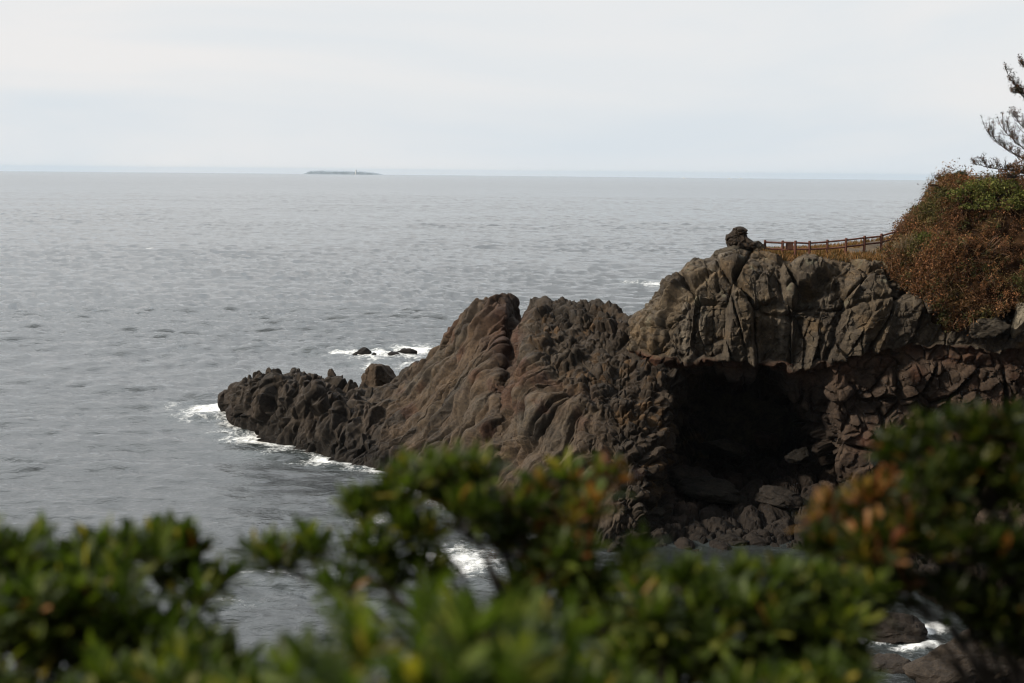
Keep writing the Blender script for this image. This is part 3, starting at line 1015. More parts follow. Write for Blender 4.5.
# the balancing rock: a block with a knobbly cap, one eroded piece
rows = [(248.5, 740.5, 8), (247.6, 740.5, 12.5), (246, 740.8, 13.8), (243, 740.0, 13.6), (240, 738.5, 12.6), (237.5, 737.4, 11.0), (235.5, 737.0, 10.2), (233.5, 738.0, 8.2), (231.5, 739.0, 7.8), (229.3, 739.4, 7.2), (228, 739.8, 5.8), (227.2, 740, 4.2), (226.6, 740, 2.4), (226.3, 740, .3)]
rv = pchip(np.arange(len(rows)), np.array(rows), np.linspace(0, len(rows) - 1, 70))
an_ = np.linspace(0, 2 * math.pi, 97)[:-1]
se = (np.abs(np.cos(an_)) ** 3 + np.abs(np.sin(an_)) ** 3) ** (-1 / 3)
v = np.concatenate([at(cx_, py_, 106.3)[None] + np.stack([np.cos(an_) * se * hw_ * 106.3 / FPX * .93, np.sin(an_) * se * hw_ * 106.3 / FPX * .75, an_ * 0], 1) for py_, cx_, hw_ in rv])
ar = np.arange(70 * 96).reshape(70, 96)
f = np.stack([ar[:-1], np.roll(ar, -1, 1)[:-1], np.roll(ar, -1, 1)[1:], ar[1:]], -1).reshape(-1, 4)
cax = np.repeat(np.stack([at(a_[1], a_[0], 106.3) for a_ in rv]), 96, 0)
dn_ = unit_h = (v - cax) / (np.linalg.norm(v - cax, axis=1, keepdims=True) + 1e-6)
dz_, _, _ = facets(v * [1.5, 1.5, 1.4] + .3, 611, .26, .5, .2, .05)
dz2, _, _ = facets(v * 3.6, 612, .10, .2, .25, .04)
v = v + dn_ * (.07 + dz_ + dz2 + .06 * fbm(v * 3, 3, 613))[:, None] * np.minimum(1, np.linalg.norm(v - cax, axis=1, keepdims=True) / .3)
b0 = at(741, 247, 106.3)
o = mesh_np('balancing_rock', v - b0, f, M_BOULDER, attrs={'tint': rock_tint(v, (0.052, 0.040, 0.031), seed=3)})
o.location = b0.tolist()
tag(o, 'dark knobbly rock perched on the cliff edge left of the fence', 'rock')
boulder('boulder', 'low rounded rock supporting the dark knobbly rock on the cliff edge', at(737, 256, 105.9), (1.45, 1.3, .75), 66, (0.09, 0.076, 0.058))
boulder('boulder', 'small rock between the knobbly rock and the first fence post', at(757, 249, 106), (.55, .5, .5), 67, (0.085, 0.07, 0.052))

# ---------------------------------------------------------------- fence
FP = [(765, 240, 253, 106.4), (782.4, 240.4, 256, 106.2), (795.2, 240.5, 259, 105.8), (809.5, 240.8, 258, 105.8), (827.2, 239.6, 256.5, 106), (845.7, 238.0, 255, 106), (864.3, 235.7, 251, 106.4), (881.5, 233.5, 247, 106.8), (897, 229.5, 244, 107.2)]
root = empty('wooden_fence', at(FP[0][0], FP[0][2], FP[0][3]))
tag(root, 'dark red brown timber post and rail fence along the clifftop', 'fence')
rb = np.array(root.location)
tops = []
for k, (px, t, b, Y) in enumerate(FP):
    a, c = at(px, t, Y), at(px, b, Y)
    a[:2] = c[:2] = (a[:2] + c[:2]) / 2
    tops.append(a)
    c[2] -= 0.35
    n_ = 9
    zz = np.linspace(0, 1, n_)[:, None]
    pts = c + (a - c) * zz
    pts[:, :2] += rng.normal(size=2) * .01 * zz
    rad = np.full(n_, .10) * (1 + .05 * rng.normal(size=n_))
    rad[-1] = .07
    pts[-2, 2] = pts[-1, 2] - .03
    pts = np.vstack([pts, pts[-1] + [0, 0, .004]])
    rad = np.append(rad, .001)
    v, f = tubes([(pts - rb, rad)], 8)
    mesh_np('post', v, f, M_FENCE, root)
for k in range(len(FP) - 1):
    a, b = tops[k], tops[k + 1]
    for dz in (-.17, -.66):
        j = rng.normal(size=2) * .02
        t = np.linspace(0, 1, 5)[:, None]
        pts = a + (b - a) * t + [0, -.015, 0]
        pts[:, 2] += dz + j[0] + (j[1] - j[0]) * t[:, 0] 
        v, f = tubes([(pts - rb, np.full(5, .07))], 7)
        mesh_np('rail', v, f, M_FENCE, root)
# brace at the seaward end
v, f = beam(at(764, 244, 106.2) - rb, at(756.5, 253, 106.0) - rb, .07, .07)
mesh_np('brace', v, f, M_PALEWOOD, root)
# board hung between the second and third posts
bb = at(789.4, 245.8, 105.83)
sg = empty('notice_board', bb)
tag(sg, 'small brown wooden board hung on the fence between two posts', 'sign')
v, f = box_arrays((0, 0, 0), .50, .035, .50)
mesh_np('board', v, f, M_BOARD, sg)
fr = [box_arrays((0, -.02, z), .56, .05, .05) for z in (-.25, .25)] + [box_arrays((x, -.021, 0), .05, .048, .45) for x in (-.255, .255)]
v, f = join(fr)
mesh_np('frame', v, f, M_FENCE, sg)


# ---------------------------------------------------------------- pine at the right edge
def pine():
    base = at(1066, 186, 105)
    root = empty('pine_tree', base)
    tag(root, 'dark pine with sparse upturned twigs reaching in at the right edge', 'tree')
    top = at(1060, -20, 105) - base
    t = np.linspace(0, 1, 14)[:, None]
    pts = top * t + np.stack([.25 * np.sin(t[:, 0] * 5), .2 * np.cos(t[:, 0] * 4) - .2, 0 * t[:, 0]], 1)
    pts[0, 2] -= .8
    v, f = tubes([(pts, np.linspace(.26, .05, 14))], 9)
    mesh_np('trunk', v, f, M_PINEBARK, root)
    tips = []
    spec = [((1062, 178), (1015, 172), (976, 164.5), 105.0, .9), ((1062, 172), (1020, 165), (989, 134), 104.6, 1.3), ((1063, 168), (1025, 155), (1004, 130), 105.4, 1.3),
            ((1062, 150), (1040, 150), (1016, 118), 104.8, 1.2), ((1061, 120), (1028, 112), (1009, 76), 105.0, .9), ((1061, 100), (1035, 95), (1013, 92), 104.7, .9),
            ((1061, 85), (1040, 84), (1022, 64), 105.2, .6), ((1061, 62), (1048, 58), (1038, 44), 105, .5), ((1061, 40), (1052, 34), (1049, 10), 105, .5),
            ((1062, 172), (1095, 168), (1130, 150), 105.6, 1.0), ((1061, 140), (1095, 130), (1120, 105), 104.5, 1.0), ((1061, 100), (1085, 85), (1110, 60), 105.5, .9), ((1061, 60), (1080, 40), (1095, 20), 105, .8)]
    for a, b, c, Y, tl in spec:
        A, B, C = at(*a, 105) - base, at(*b, Y) - base, at(*c, Y + rng.normal() * .6) - base
        t = np.linspace(0, 1, 16)[:, None]
        q = (1 - t) ** 2 * A + 2 * t * (1 - t) * B + t ** 2 * C
        q[1:-1] += rng.normal(size=(14, 3)) * .03
        tw = [(q, np.linspace(.085, .018, 16))]
        for i in range(3, 16):
            for r_ in range(3):
                o_ = q[i]
                dirn = (q[min(i + 1, 15)] - q[i - 1])
                dirn /= np.linalg.norm(dirn)
                side = rng.normal(size=3) * [.9, .9, .5]
                L = tl * rng.uniform(.2, 1.0)
                m1 = o_ + (dirn * .55 + side * .45) * L * .5
                e = o_ + (dirn * .5 + side * .5) * L * .75 + np.array([0, 0, L * .75])
                tt = np.linspace(0, 1, 6)[:, None]
                z = (1 - tt) ** 2 * o_ + 2 * tt * (1 - tt) * m1 + tt ** 2 * e
                tw.append((z, np.linspace(.024, .011, 6)))
                for kk in range(3, 6):
                    tips.append(z[kk] + rng.normal(size=3) * .015)
                # side twiglet
                z0 = z[3]
                e2 = z0 + rng.normal(size=3) * .12 + [0, 0, .22]
                tw.append((np.array([z0, (z0 + e2) / 2 + rng.normal(size=3) * .02, e2]), np.array([.011, .009, .007])))
                tips.append(e2)
        v, f = tubes(tw, 4)
        mesh_np('limb', v, f, M_PINEBARK, root)
    tips = np.array(tips)
    n_ = 16
    c = np.repeat(tips, n_, 0) + rng.normal(size=(len(tips) * n_, 3)) * .085
    v, f = leaf_quads(c, rng.uniform(.06, .17, len(c)), .3, .6)
    cl_ = np.repeat(pick([(0.07, 0.03, 0.016), (0.035, 0.022, 0.014), (0.11, 0.05, 0.02), (0.03, 0.032, 0.016)], len(tips), .25), n_, 0)
    mesh_np('crown', v, f, M_DRY, root, attrs={'tint': np.repeat(cl_, 4, 0)})


pine()
b0 = at(1008, 174, 104.6)
shrub('brown_shrub', 'dense dark brown bush at the foot of the pine', 'shrub', b0,
      lobes_at([(1012, 170, 104.8, .6), (1024, 165, 104.8, .8), (1040, 166, 105, .8), (1002, 174, 104.5, .4)], b0), 2000, BROWN, .14, [.3, .2, .35, .05, .1], twigs=50)
print('veg', round(time.time() - T0, 1))


# ---------------------------------------------------------------- sea
def ocean_tile(n, size, wind, wdir, seed, lmin):
    r = np.random.default_rng(seed)
    k1 = np.fft.fftfreq(n, size / n) * 2 * math.pi
    kx, ky = np.meshgrid(k1, k1, indexing='ij')
    k = np.hypot(kx, ky)
    k[0, 0] = 1e-6
    Lw = wind ** 2 / 9.81
    ph = np.exp(-1 / (k * Lw) ** 2) / k ** 4 * (0.10 + ((kx * math.cos(wdir) + ky * math.sin(wdir)) / k) ** 4) * np.exp(-(k * lmin) ** 2)
    ph[0, 0] = 0
    a = (r.normal(size=(n, n)) + 1j * r.normal(size=(n, n))) * np.sqrt(ph)
    h = np.fft.ifft2(a).real
    s = h.std()
    dx = np.fft.ifft2(a * -1j * kx / k).real / s
    dy = np.fft.ifft2(a * -1j * ky / k).real / s
    return h / s, dx, dy


def sample(tile, size, x, y):
    n = tile.shape[0]
    u, v = x / size * n, y / size * n
    i, j = np.floor(u).astype(int), np.floor(v).astype(int)
    fu, fv = u - i, v - j
    i0, j0, i1, j1 = i % n, j % n, (i + 1) % n, (j + 1) % n
    return (tile[i0, j0] * (1 - fu) * (1 - fv) + tile[i1, j0] * fu * (1 - fv) + tile[i0, j1] * (1 - fu) * fv + tile[i1, j1] * fu * fv)


rr_ = [32.0]
while rr_[-1] < 24000:
    r0 = rr_[-1]
    rr_.append(r0 * (1.0030 if r0 < 260 else 1.006 if r0 < 1500 else 1.012))
rr_ = np.array(rr_)
th = np.radians(np.concatenate([np.arange(-60, -24, .6), np.arange(-24, 24, .085), np.arange(24, 60.1, .6)]))
RR, TH = np.meshgrid(rr_, th, indexing='ij')
X, Yy = RR * np.sin(TH), RR * np.cos(TH)
x, y = X.ravel(), Yy.ravel()
r = RR.ravel()
wd = math.radians(258)
hA, xA, yA = ocean_tile(512, 131.0, 3.8, wd, 3, 0.16)
hB, xB, yB = ocean_tile(512, 47.0, 2.7, wd + .5, 4, 0.12)
ca, sa = math.cos(.6), math.sin(.6)
_wp = np.stack([x / 70, y / 70, x * 0], 1)
# bend the wave field so that it never repeats
xs_, ys_ = x + 16 * fbm(_wp, 2, 305), y + 16 * fbm(_wp, 2, 306)
xr, yr = xs_ * ca - ys_ * sa, xs_ * sa + ys_ * ca
env = np.clip(0.85 + 0.75 * fbm(np.stack([x / 110, y / 60, x * 0], 1), 4, 300), .3, 1.6)
fadeA = 1 - smooth(2500, 9000, r)
fadeB = 1 - smooth(350, 1200, r)
sA, sB = 0.165, 0.10
hz = sA * sample(hA, 131.0, xs_, ys_) * fadeA * env + sB * sample(hB, 47.0, xr, yr) * fadeB * env
ch = 1.0
x2 = x + ch * (sA * sample(xA, 131.0, xs_, ys_) * fadeA * env + sB * (sample(xB, 47., xr, yr) * ca + sample(yB, 47., xr, yr) * sa) * fadeB)
y2 = y + ch * (sA * sample(yA, 131.0, xs_, ys_) * fadeA * env + sB * (-sample(xB, 47., xr, yr) * sa + sample(yB, 47., xr, yr) * ca) * fadeB)
# foam along the rocks and in the reef's wakes, plus painted glints near the bank
foam = np.zeros(len(x))
nearm = (r < 420)
xn, yn = x[nearm], y[nearm]


def seg_dist(xn, yn, pts):
    d = np.full(len(xn), 1e9)
    for a, b in zip(pts[:-1], pts[1:]):
        ax, ay = a[:2]
        bx, by = b[0] - ax, b[1] - ay
        t = np.clip(((xn - ax) * bx + (yn - ay) * by) / (bx * bx + by * by + 1e-9), 0, 1)
        d = np.minimum(d, np.hypot(xn - ax - t * bx, yn - ay - t * by))
    return d


fm = np.zeros(len(xn))
pn = np.stack([xn, yn, xn * 0], 1)
nlow = fbm(pn * .12, 3, 310)
for wl, ws_ in zip(WATERLINE, (.72, .30)):
    d = seg_dist(xn, yn, wl)
    fm = np.maximum(fm, ws_ * np.exp(-(d / (1.7 + 2.0 * np.clip(nlow + .2, 0, 1))) ** 2))
# (px,py, half-width along x in m, half-depth in m, strength)
PATCH = [(212, 411, 4.0, 6.5, 1.0), (178, 406, 3.5, 4.0, .55), (228, 432, 2.5, 4.5, .6), (258, 437, 4.0, 4.5, .95), (285, 452, 4.5, 2.2, .75), (320, 464, 4.0, 2.2, .8), (352, 470, 3.5, 2.0, .75),
         (380, 354, 8.5, 6.5, .95), (348, 352, 3, 3.5, 1.0), (415, 350, 5.5, 7, .95), (380, 366, 7.0, 7, .62), (415, 365, 3.5, 9, .7), (345, 390, 3, 4, .5), (654, 285, 5.5, 9, .85), (640, 283, 9, 7, .62), (625, 281, 6, 5, .5),
         (470, 560, 3.6, 5.0, .9), (378, 515, 2.5, 4.0, .85), (395, 535, 4, 5, .55), (300, 580, 3, 2, .5), (270, 570, 2, 1.5, .62), (235, 600, 3, 2.5, .5), (340, 575, 3, 3, .5), (590, 590, 3, 3, .6), (610, 600, 2, 1.5, .7), (560, 625, 2.5, 2.0, .7), (565, 655, 2, 2, .6), 
         (790, 632, 2.5, 1.8, .75), (930, 628, 1.7, 1.2, .95), (925, 645, 2.0, 1.0, .9), (870, 640, 2.0, 1.2, .75), (900, 665, 2, 1.2, .75), (130, 590, 2, 2, .5)]  # glints of light on the near water, painted in foam white
for px, py, wx, wy, s_ in PATCH:
    c = on_water(px, py)
    q = np.hypot((xn - c[0] + nlow * 1.2) / wx, (yn - c[1] + nlow * 1.5) / wy)
    fm = np.maximum(fm, s_ * np.exp(-q ** 2.2))
foam[nearm] = fm
hz[nearm] += fm * (0.12 + .16 * fbm(pn * 1.3, 3, 320))
z2 = hz - r ** 2 / (2 * REARTH)
verts = np.stack([x2, y2, z2], 1)
m, nt, b, out = new_mat('sea_water')
tc = N(nt, 'TexCoord')
geo = N(nt, 'NewGeometry')
co = geo.outputs['Position']
b.inputs['IOR'].default_value = 1.333
ln_ = N(nt, 'VectorMath', operation='LENGTH')
nt.links.new(co, ln_.inputs[0])
# unresolved ripples far out make the surface rougher
rg = N(nt, 'MapRange')
for k_, v_ in (('From Min', 150), ('From Max', 2500), ('To Min', 0.05), ('To Max', 0.12)):
    rg.inputs[k_].default_value = v_
nt.links.new(ln_.outputs['Value'], rg.inputs['Value'])
nt.links.new(rg.outputs[0], b.inputs['Roughness'])
b.inputs['Specular IOR Level'].default_value = 0.5


def noise_at(scale, detail, stretch=(1, 1, 1), rough=.5, dist=0.0):
    mp = N(nt, 'Mapping')
    mp.inputs['Scale'].default_value = stretch
    nt.links.new(co, mp.inputs[0])
    n_ = N(nt, 'TexNoise', in_Scale=scale, in_Detail=detail, in_Roughness=rough, in_Distortion=dist)
    nt.links.new(mp.outputs[0], n_.inputs['Vector'])
    return n_.outputs[0]


w1 = noise_at(0.50, 5.0, (0.75, 1.5, 1), .6, .3)
w2 = noise_at(2.6, 4.0, (1, 1.25, 1), .55, .2)
w3 = noise_at(0.09, 3.0, (.7, 1.7, 1))
hgt = math_n(nt, 'ADD', math_n(nt, 'MULTIPLY', w1, 0.20), math_n(nt, 'MULTIPLY', w2, 0.07))
w4 = noise_at(0.022, 4.0, (1, 1.6, 1))
hgt = math_n(nt, 'ADD', hgt, math_n(nt, 'ADD', math_n(nt, 'MULTIPLY', w3, 0.5), math_n(nt, 'MULTIPLY', w4, 0.9)))
bp = N(nt, 'Bump', in_Strength=1.0, in_Distance=1.0)
nt.links.new(hgt, bp.inputs['Height'])
# foam and painted glints
fa = N(nt, 'Attribute', attribute_name='foam')
fn = noise_at(1.7, 7.0, (1, .9, 1), .75, .8)
fn2 = noise_at(0.35, 5.0, (1, .8, 1), .6, .8)
thr = math_n(nt, 'ADD', math_n(nt, 'MULTIPLY', fn, .55), math_n(nt, 'MULTIPLY', fn2, .45))
fv = math_n(nt, 'SUBTRACT', math_n(nt, 'ADD', fa.outputs['Fac'], math_n(nt, 'MULTIPLY', thr, 2.7)), 1.86)
fmask = N(nt, 'MapRange', interpolation_type='SMOOTHSTEP')
fmask.inputs['From Min'].default_value = 0.0
fmask.inputs['From Max'].default_value = 0.58
nt.links.new(fv, fmask.inputs['Value'])
# scattered whitecaps out at sea
wcn = noise_at(0.11, 2.0, (1, .4, 1), .5, 0)
wcm = N(nt, 'MapRange', interpolation_type='SMOOTHSTEP')
wcm.inputs['From Min'].default_value = 0.765
wcm.inputs['From Max'].default_value = 0.80
nt.links.new(wcn, wcm.inputs['Value'])
ftot = math_n(nt, 'MAXIMUM', fmask.outputs[0], wcm.outputs[0])
water_c = mixc(nt, math_n(nt, 'MULTIPLY', fa.outputs['Fac'], .35), (0.028, 0.033, 0.034), (0.07, 0.095, 0.095))
nt.links.new(water_c, b.inputs['Base Color'])
nt.links.new(bp.outputs[0], b.inputs['Normal'])
fb = N(nt, 'BsdfDiffuse')
fb.inputs[0].default_value = (0.82, 0.84, 0.84, 1)
mx = N(nt, 'MixShader')
nt.links.new(ftot, mx.inputs[0])
nt.links.new(b.outputs[0], mx.inputs[1])
nt.links.new(fb.outputs[0], mx.inputs[2])
nt.links.new(mx.outputs[0], out.inputs[0])
sea = mesh_np('sea', verts, grid_faces(len(rr_), len(th))[:, ::-1], m, attrs={'foam': foam}, smooth_shade=True)
tag(sea, kind='structure')
print('sea', len(verts), round(time.time() - T0, 1))

# ---------------------------------------------------------------- far island, lighthouse, boats
D = 14000.0


def far(px, Y):
    q = at(px, 176, Y)
    q[2] = -Y * Y / (2 * REARTH)
    return q


xa = np.linspace(304, 382, 90)
prof = np.interp(xa, [304, 309, 320, 345, 362, 372, 378, 382], [0, 17, 20, 19, 17, 13, 7, 0]) + rng.normal(size=90) * .7
prof[0] = prof[-1] = 0
S = []
for px, h_ in zip(xa, prof * 1.75):
    c = far(px, D)
    S.append([c + [0, -70, -3], c + [0, -60, h_ * .75], c + [0, -20, h_], c + [0, 60, h_], c + [0, 120, -3]])
S = np.array(S)
isl = mesh_np('island', S.reshape(-1, 3), grid_faces(90, 5), M_ISLAND)
tag(isl, kind='structure')
c = far(356, D - 90)
lh = empty('lighthouse', c)
tag(lh, 'white lighthouse tower on the far flat island', 'lighthouse')
zz = np.array([0, 1, 17, 24, 24.2, 25])
v, f = tubes([(np.stack([0 * zz, 0 * zz, zz], 1), np.array([4.6, 4.4, 3.7, 3.3, 4.2, 4.2]))], 14)
mesh_np('tower', v, f, M_WHITE, lh)
zz = np.array([25, 28.5, 28.6, 30.4])
v, f = tubes([(np.stack([0 * zz, 0 * zz, zz], 1), np.array([1.9, 1.9, 2.4, .2]))], 12)
mesh_np('lantern', v, f, M_WHITE, lh)
lh.scale = (1.75, 1.75, 1.75)


def hull(L, B, Hh):
    n_ = 14
    t = np.linspace(-1, 1, n_)
    wv = B / 2 * (1 - np.clip(t, 0, 1) ** 2.2) * (0.85 + .15 * np.clip(t + 1, 0, 1))
    sh = Hh * (1 + .45 * np.clip(t, 0, 1) ** 2)
    S_ = []
    for ti, wi, si in zip(t, wv, sh):
        wi = max(wi, .05)
        xx = ti * L / 2
        S_.append([[xx, -wi * .9, si], [xx, -wi, si], [xx, -wi * .7, .1], [xx, 0, -.5], [xx, wi * .7, .1], [xx, wi, si], [xx, wi * .9, si], [xx, 0, si - .1], [xx, -wi * .9, si]])
    S_ = np.array(S_)
    return S_.reshape(-1, 3), grid_faces(n_, 9)


for px, Y, L, lb in [(684, 10000, 24, 'white boat on the horizon, leftmost of the three right of the island'),
                     (729.5, 10000, 20, 'white boat on the horizon, middle one of the three right of the island'),
                     (741, 10000, 22, 'white boat on the horizon, rightmost of the three right of the island')]:
    c = far(px, Y)
    bt = empty('fishing_boat', c)
    bt.rotation_euler[2] = -0.9
    tag(bt, lb, 'boat', 'boats on the horizon')
    v, f = hull(L, L * .28, L * .14)
    mesh_np('hull', v, f, M_WHITE, bt)
    v, f = join([box_arrays((-L * .08, 0, L * .16), L * .3, L * .19, L * .12), box_arrays((-L * .06, 0, L * .25), L * .2, L * .16, L * .07)])
    mesh_np('cabin', v, f, M_WHITE, bt)
    v, f = tubes([(np.array([[-L * .1, 0, L * .28], [-L * .1, 0, L * .5]]), np.array([.15, .08]))], 5)
    mesh_np('mast', v, f, M_WHITE, bt)

# ---------------------------------------------------------------- near bank under the camera
bx = np.concatenate([np.linspace(-90, -8, 30), np.linspace(-7.5, 7.5, 70), np.linspace(8, 80, 40)])
PR = [(-40, 1.0), (-10, .2), (0, 0), (2.6, -.05), (4.0, -.30), (5.5, -2.0), (9, -6.5), (20, -15), (34, -22.5), (46, -27)]
S = []
for xx in bx:
    bend = 0.42 * max(xx - 10, 0) ** 1.05
    S.append([[xx, yy * 1.0 + (bend if yy > 2 else 0), 23.3 + dz + 0.012 * xx * (1 if yy < 3 else 0)] for yy, dz in PR])
S = np.array(S)
P, pu, pv = loft(S, [1] * (len(bx) - 1), [6, 8, 6, 14, 8, 12, 14, 14, 12])
p = P.reshape(-1, 3)
nb = smooth(4.5, 9, p[:, 1])
p2 = p.copy()
p2[:, 2] += 0.06 * fbm(p * .8, 4, 401) + nb * (0.9 * fbm(p * .35, 3, 402) - .3)
tn = np.array([0.06, 0.05, 0.035])[None] * (1 + .4 * fbm(p, 3, 403))[:, None]
bank = mesh_np('ground', p2, grid_faces(P.shape[0], P.shape[1]), M_ROCK, attrs={'tint': tn})
tag(bank, kind='structure')

# ---------------------------------------------------------------- foreground shrubs
LT = np.array([0, .22, .45, .68, .87, 1.0])
LW = np.array([.16, .42, .78, 1.0, .80, .22])


def leaf_mesh(base, axis, nor, L, W, curl):
    """many obovate leaves at once: (n,3) base, unit axis, unit upper normal"""
    n_ = len(base)
    side = np.cross(axis, nor)
    rows = []
    for t, w_ in zip(LT, LW):
        bend = curl * t ** 2
        c = base + axis * (L * t)[:, None] - nor * (L * bend)[:, None]
        e = side * (W * w_ * .5)[:, None]
        lift = nor * (W * w_ * .16)[:, None]
        rows.append(np.stack([c - e + lift, c, c + e + lift], 1))
    v = np.stack(rows, 1)                        # n,6,3,3
    q = grid_faces(6, 3)
    f = (q[None] + (np.arange(n_) * 18)[:, None, None]).reshape(-1, 4)
    return v.reshape(-1, 3), f


def unit(a):
    return a / (np.linalg.norm(a, axis=-1, keepdims=True) + 1e-9)


PG = [(0.036, 0.052, 0.009), (0.060, 0.078, 0.013), (0.020, 0.031, 0.006), (0.10, 0.105, 0.018), (0.17, 0.135, 0.020)]
PGW = [.38, .27, .22, .10, .03]
PO = [(0.26, 0.095, 0.028), (0.20, 0.13, 0.03), (0.14, 0.05, 0.025), (0.30, 0.15, 0.06)]


def foreground_shrub(label, lobes, leafL, seed, dens=1.0, orange=(), rootpx=100, dark=1.0):
    r_ = np.random.default_rng(seed)
    centers = [at(px, py, Y) for px, py, Y, rp in lobes]
    base = at(rootpx, 500, np.mean([c[1] for c in centers]))
    base = np.array([base[0], base[1] - .1, 23.25])
    root = empty('evergreen_shrub', base)
    tag(root, label, 'shrub')
    vs, fs, cs, o_ = [], [], [], 0
    lines = []
    stemtops = []
    for (px, py, Y, rp), c in zip(lobes, centers):
        R_ = rp * Y / FPX
        nros = max(3, int(round(dens * 1.7 * (R_ / leafL) ** 2 * 3.4)))
        hub = c - [0, 0, R_ * .9]
        for k in range(nros):
            d = unit(r_.normal(size=3))
            d[2] = abs(d[2]) * .9 - .25
            pos = c + d * R_ * r_.uniform(.35, 1.0) - [0, 0, leafL * .55]
            ax = unit(d * [.55, .55, .25] + [0, 0, 1.0] + r_.normal(size=3) * .22)
            nlv = r_.integers(12, 20)
            ph = np.arange(nlv) * 2.4 + r_.uniform(0, 6)
            t1 = unit(np.cross(ax, [.3, .9, .1]))
            t2 = np.cross(ax, t1)
            open_ = np.radians(np.linspace(14, 78, nlv)) + r_.normal(size=nlv) * .13
            ra = t1[None] * np.cos(ph)[:, None] + t2[None] * np.sin(ph)[:, None]
            la = ax[None] * np.cos(open_)[:, None] + ra * np.sin(open_)[:, None]
            nn = unit(ax[None] * np.sin(open_)[:, None] - ra * np.cos(open_)[:, None] + r_.normal(size=(nlv, 3)) * .12)
            nn = unit(nn - la * (nn * la).sum(1, keepdims=True))
            Lv = leafL * r_.uniform(.65, 1.15, nlv)
            lb = pos[None] - ax[None] * np.linspace(0, .30, nlv)[:, None] * leafL
            v, f = leaf_mesh(lb, la, nn, Lv, Lv * r_.uniform(.18, .28, nlv), r_.uniform(.02, .28, nlv))
            cc_ = np.asarray(PG)[r_.choice(5, nlv, p=PGW)] * r_.uniform(.6, 1.3, (nlv, 1)) * dark * 1.3
            po = 0.006
            for ox, oy, orr, os_ in orange:
                po += os_ * math.exp(-(((px - ox) ** 2 + (py - oy) ** 2) / orr ** 2))
            # fruit coloured / withered leaves
            om = r_.uniform(size=nlv) < po
            cc_[om] = np.asarray(PO)[r_.choice(4, int(om.sum()))] * .75 * r_.uniform(.7, 1.3, (int(om.sum()), 1))
            vs.append(v)
            fs.append(f + o_)
            o_ += len(v)
            cs.append(np.repeat(cc_, 18, 0))
            mid = (hub + pos) / 2 + r_.normal(size=3) * .012
            lines.append((np.array([hub, mid, pos - ax * leafL * .3, pos]), np.array([.004, .0035, .003, .002])))
        g = np.array([base[0] + (hub[0] - base[0]) * .12, base[1] + (hub[1] - base[1]) * .3, 23.2])
        t = np.linspace(0, 1, 7)[:, None]
        mid = np.array([g[0] + (hub[0] - g[0]) * .35, (g[1] + hub[1]) / 2, hub[2] - .03])
        lines.append(((1 - t) ** 2 * g + 2 * t * (1 - t) * mid + t ** 2 * hub + r_.normal(size=(7, 3)) * .006, np.linspace(.011, .004, 7)))
    v, f = np.concatenate(vs) - base, np.concatenate(fs)
    mesh_np('foliage', v, f, M_LEAF, root, attrs={'tint': np.concatenate(cs)}, smooth_shade=True)
    v, f = tubes(lines, 5)
    mesh_np('stem', v - base, f, M_BARK, root, smooth_shade=True)
    return len(f)


def fill(x0, x1, y0, y1, n_, Y0, Y1, r0, r1, seed):
    r_ = np.random.default_rng(seed)
    return [(r_.uniform(x0, x1), r_.uniform(y0, y1), r_.uniform(Y0, Y1), r_.uniform(r0, r1)) for _ in range(n_)]


foreground_shrub('dark evergreen shrub with upright finger like leaves at the lower left',
                 [(-30, 545, 3.0, 45), (10, 548, 3.0, 36), (50, 545, 3.1, 36), (90, 550, 3.1, 36), (130, 540, 3.1, 36), (155, 532, 3.2, 32), (185, 545, 3.2, 34), (212, 572, 3.2, 24), (165, 560, 3.2, 36), (40, 590, 2.8, 45), (110, 590, 2.8, 40), (190, 590, 3.0, 25),
                  (10, 610, 2.8, 45), (70, 620, 2.8, 45), (130, 625, 2.8, 40), (185, 635, 2.8, 36), (215, 650, 2.8, 36)]
                 + fill(-40, 240, 650, 730, 22, 2.3, 3.0, 40, 55, 5) + fill(-40, 205, 560, 650, 16, 2.9, 3.3, 36, 46, 25), .084, 81, rootpx=60, dens=1.2)
foreground_shrub('evergreen shrub reaching up across the middle with some orange leaves',
                 [(255, 540, 3.4, 18), (278, 548, 3.3, 24), (310, 535, 3.3, 26), (335, 548, 3.3, 22), (362, 500, 3.2, 30), (392, 485, 3.2, 32), (425, 468, 3.2, 30), (455, 462, 3.2, 28), (484, 462, 3.2, 24), (415, 520, 3.1, 36), (455, 500, 3.1, 36), (375, 540, 3.1, 28),
                  (505, 490, 3.2, 28), (525, 530, 3.2, 30), (548, 478, 3.3, 22), (580, 470, 3.3, 24), (604, 468, 3.3, 16), (565, 505, 3.2, 30), (592, 495, 3.2, 22), (540, 560, 3.1, 30), (500, 520, 3.2, 26), (345, 575, 3.0, 14), (420, 555, 3.1, 26), (385, 565, 3.1, 22), (575, 545, 3.1, 30), (590, 580, 3.1, 26), (525, 585, 3.1, 26), (560, 600, 3.1, 28)],
                 .072, 82, orange=[(562, 505, 36, .5), (604, 468, 20, .45), (535, 540, 28, .3)], rootpx=585, dens=1.2)
foreground_shrub('bright large leaved evergreen shrub nearest the camera at the bottom centre',
                 [(290, 668, 2.2, 40), (330, 650, 2.1, 42), (370, 630, 2.0, 42), (415, 608, 2.0, 44), (455, 615, 1.9, 46), (500, 615, 2.0, 42), (540, 610, 2.1, 30), (440, 660, 1.8, 60), (380, 680, 1.8, 60), (500, 670, 1.8, 55), (310, 690, 2.0, 50), (250, 690, 2.2, 40), (550, 670, 2.0, 50)]
                 + fill(240, 560, 670, 740, 10, 2.0, 2.4, 45, 60, 9), .082, 83, rootpx=430, dark=1.25)
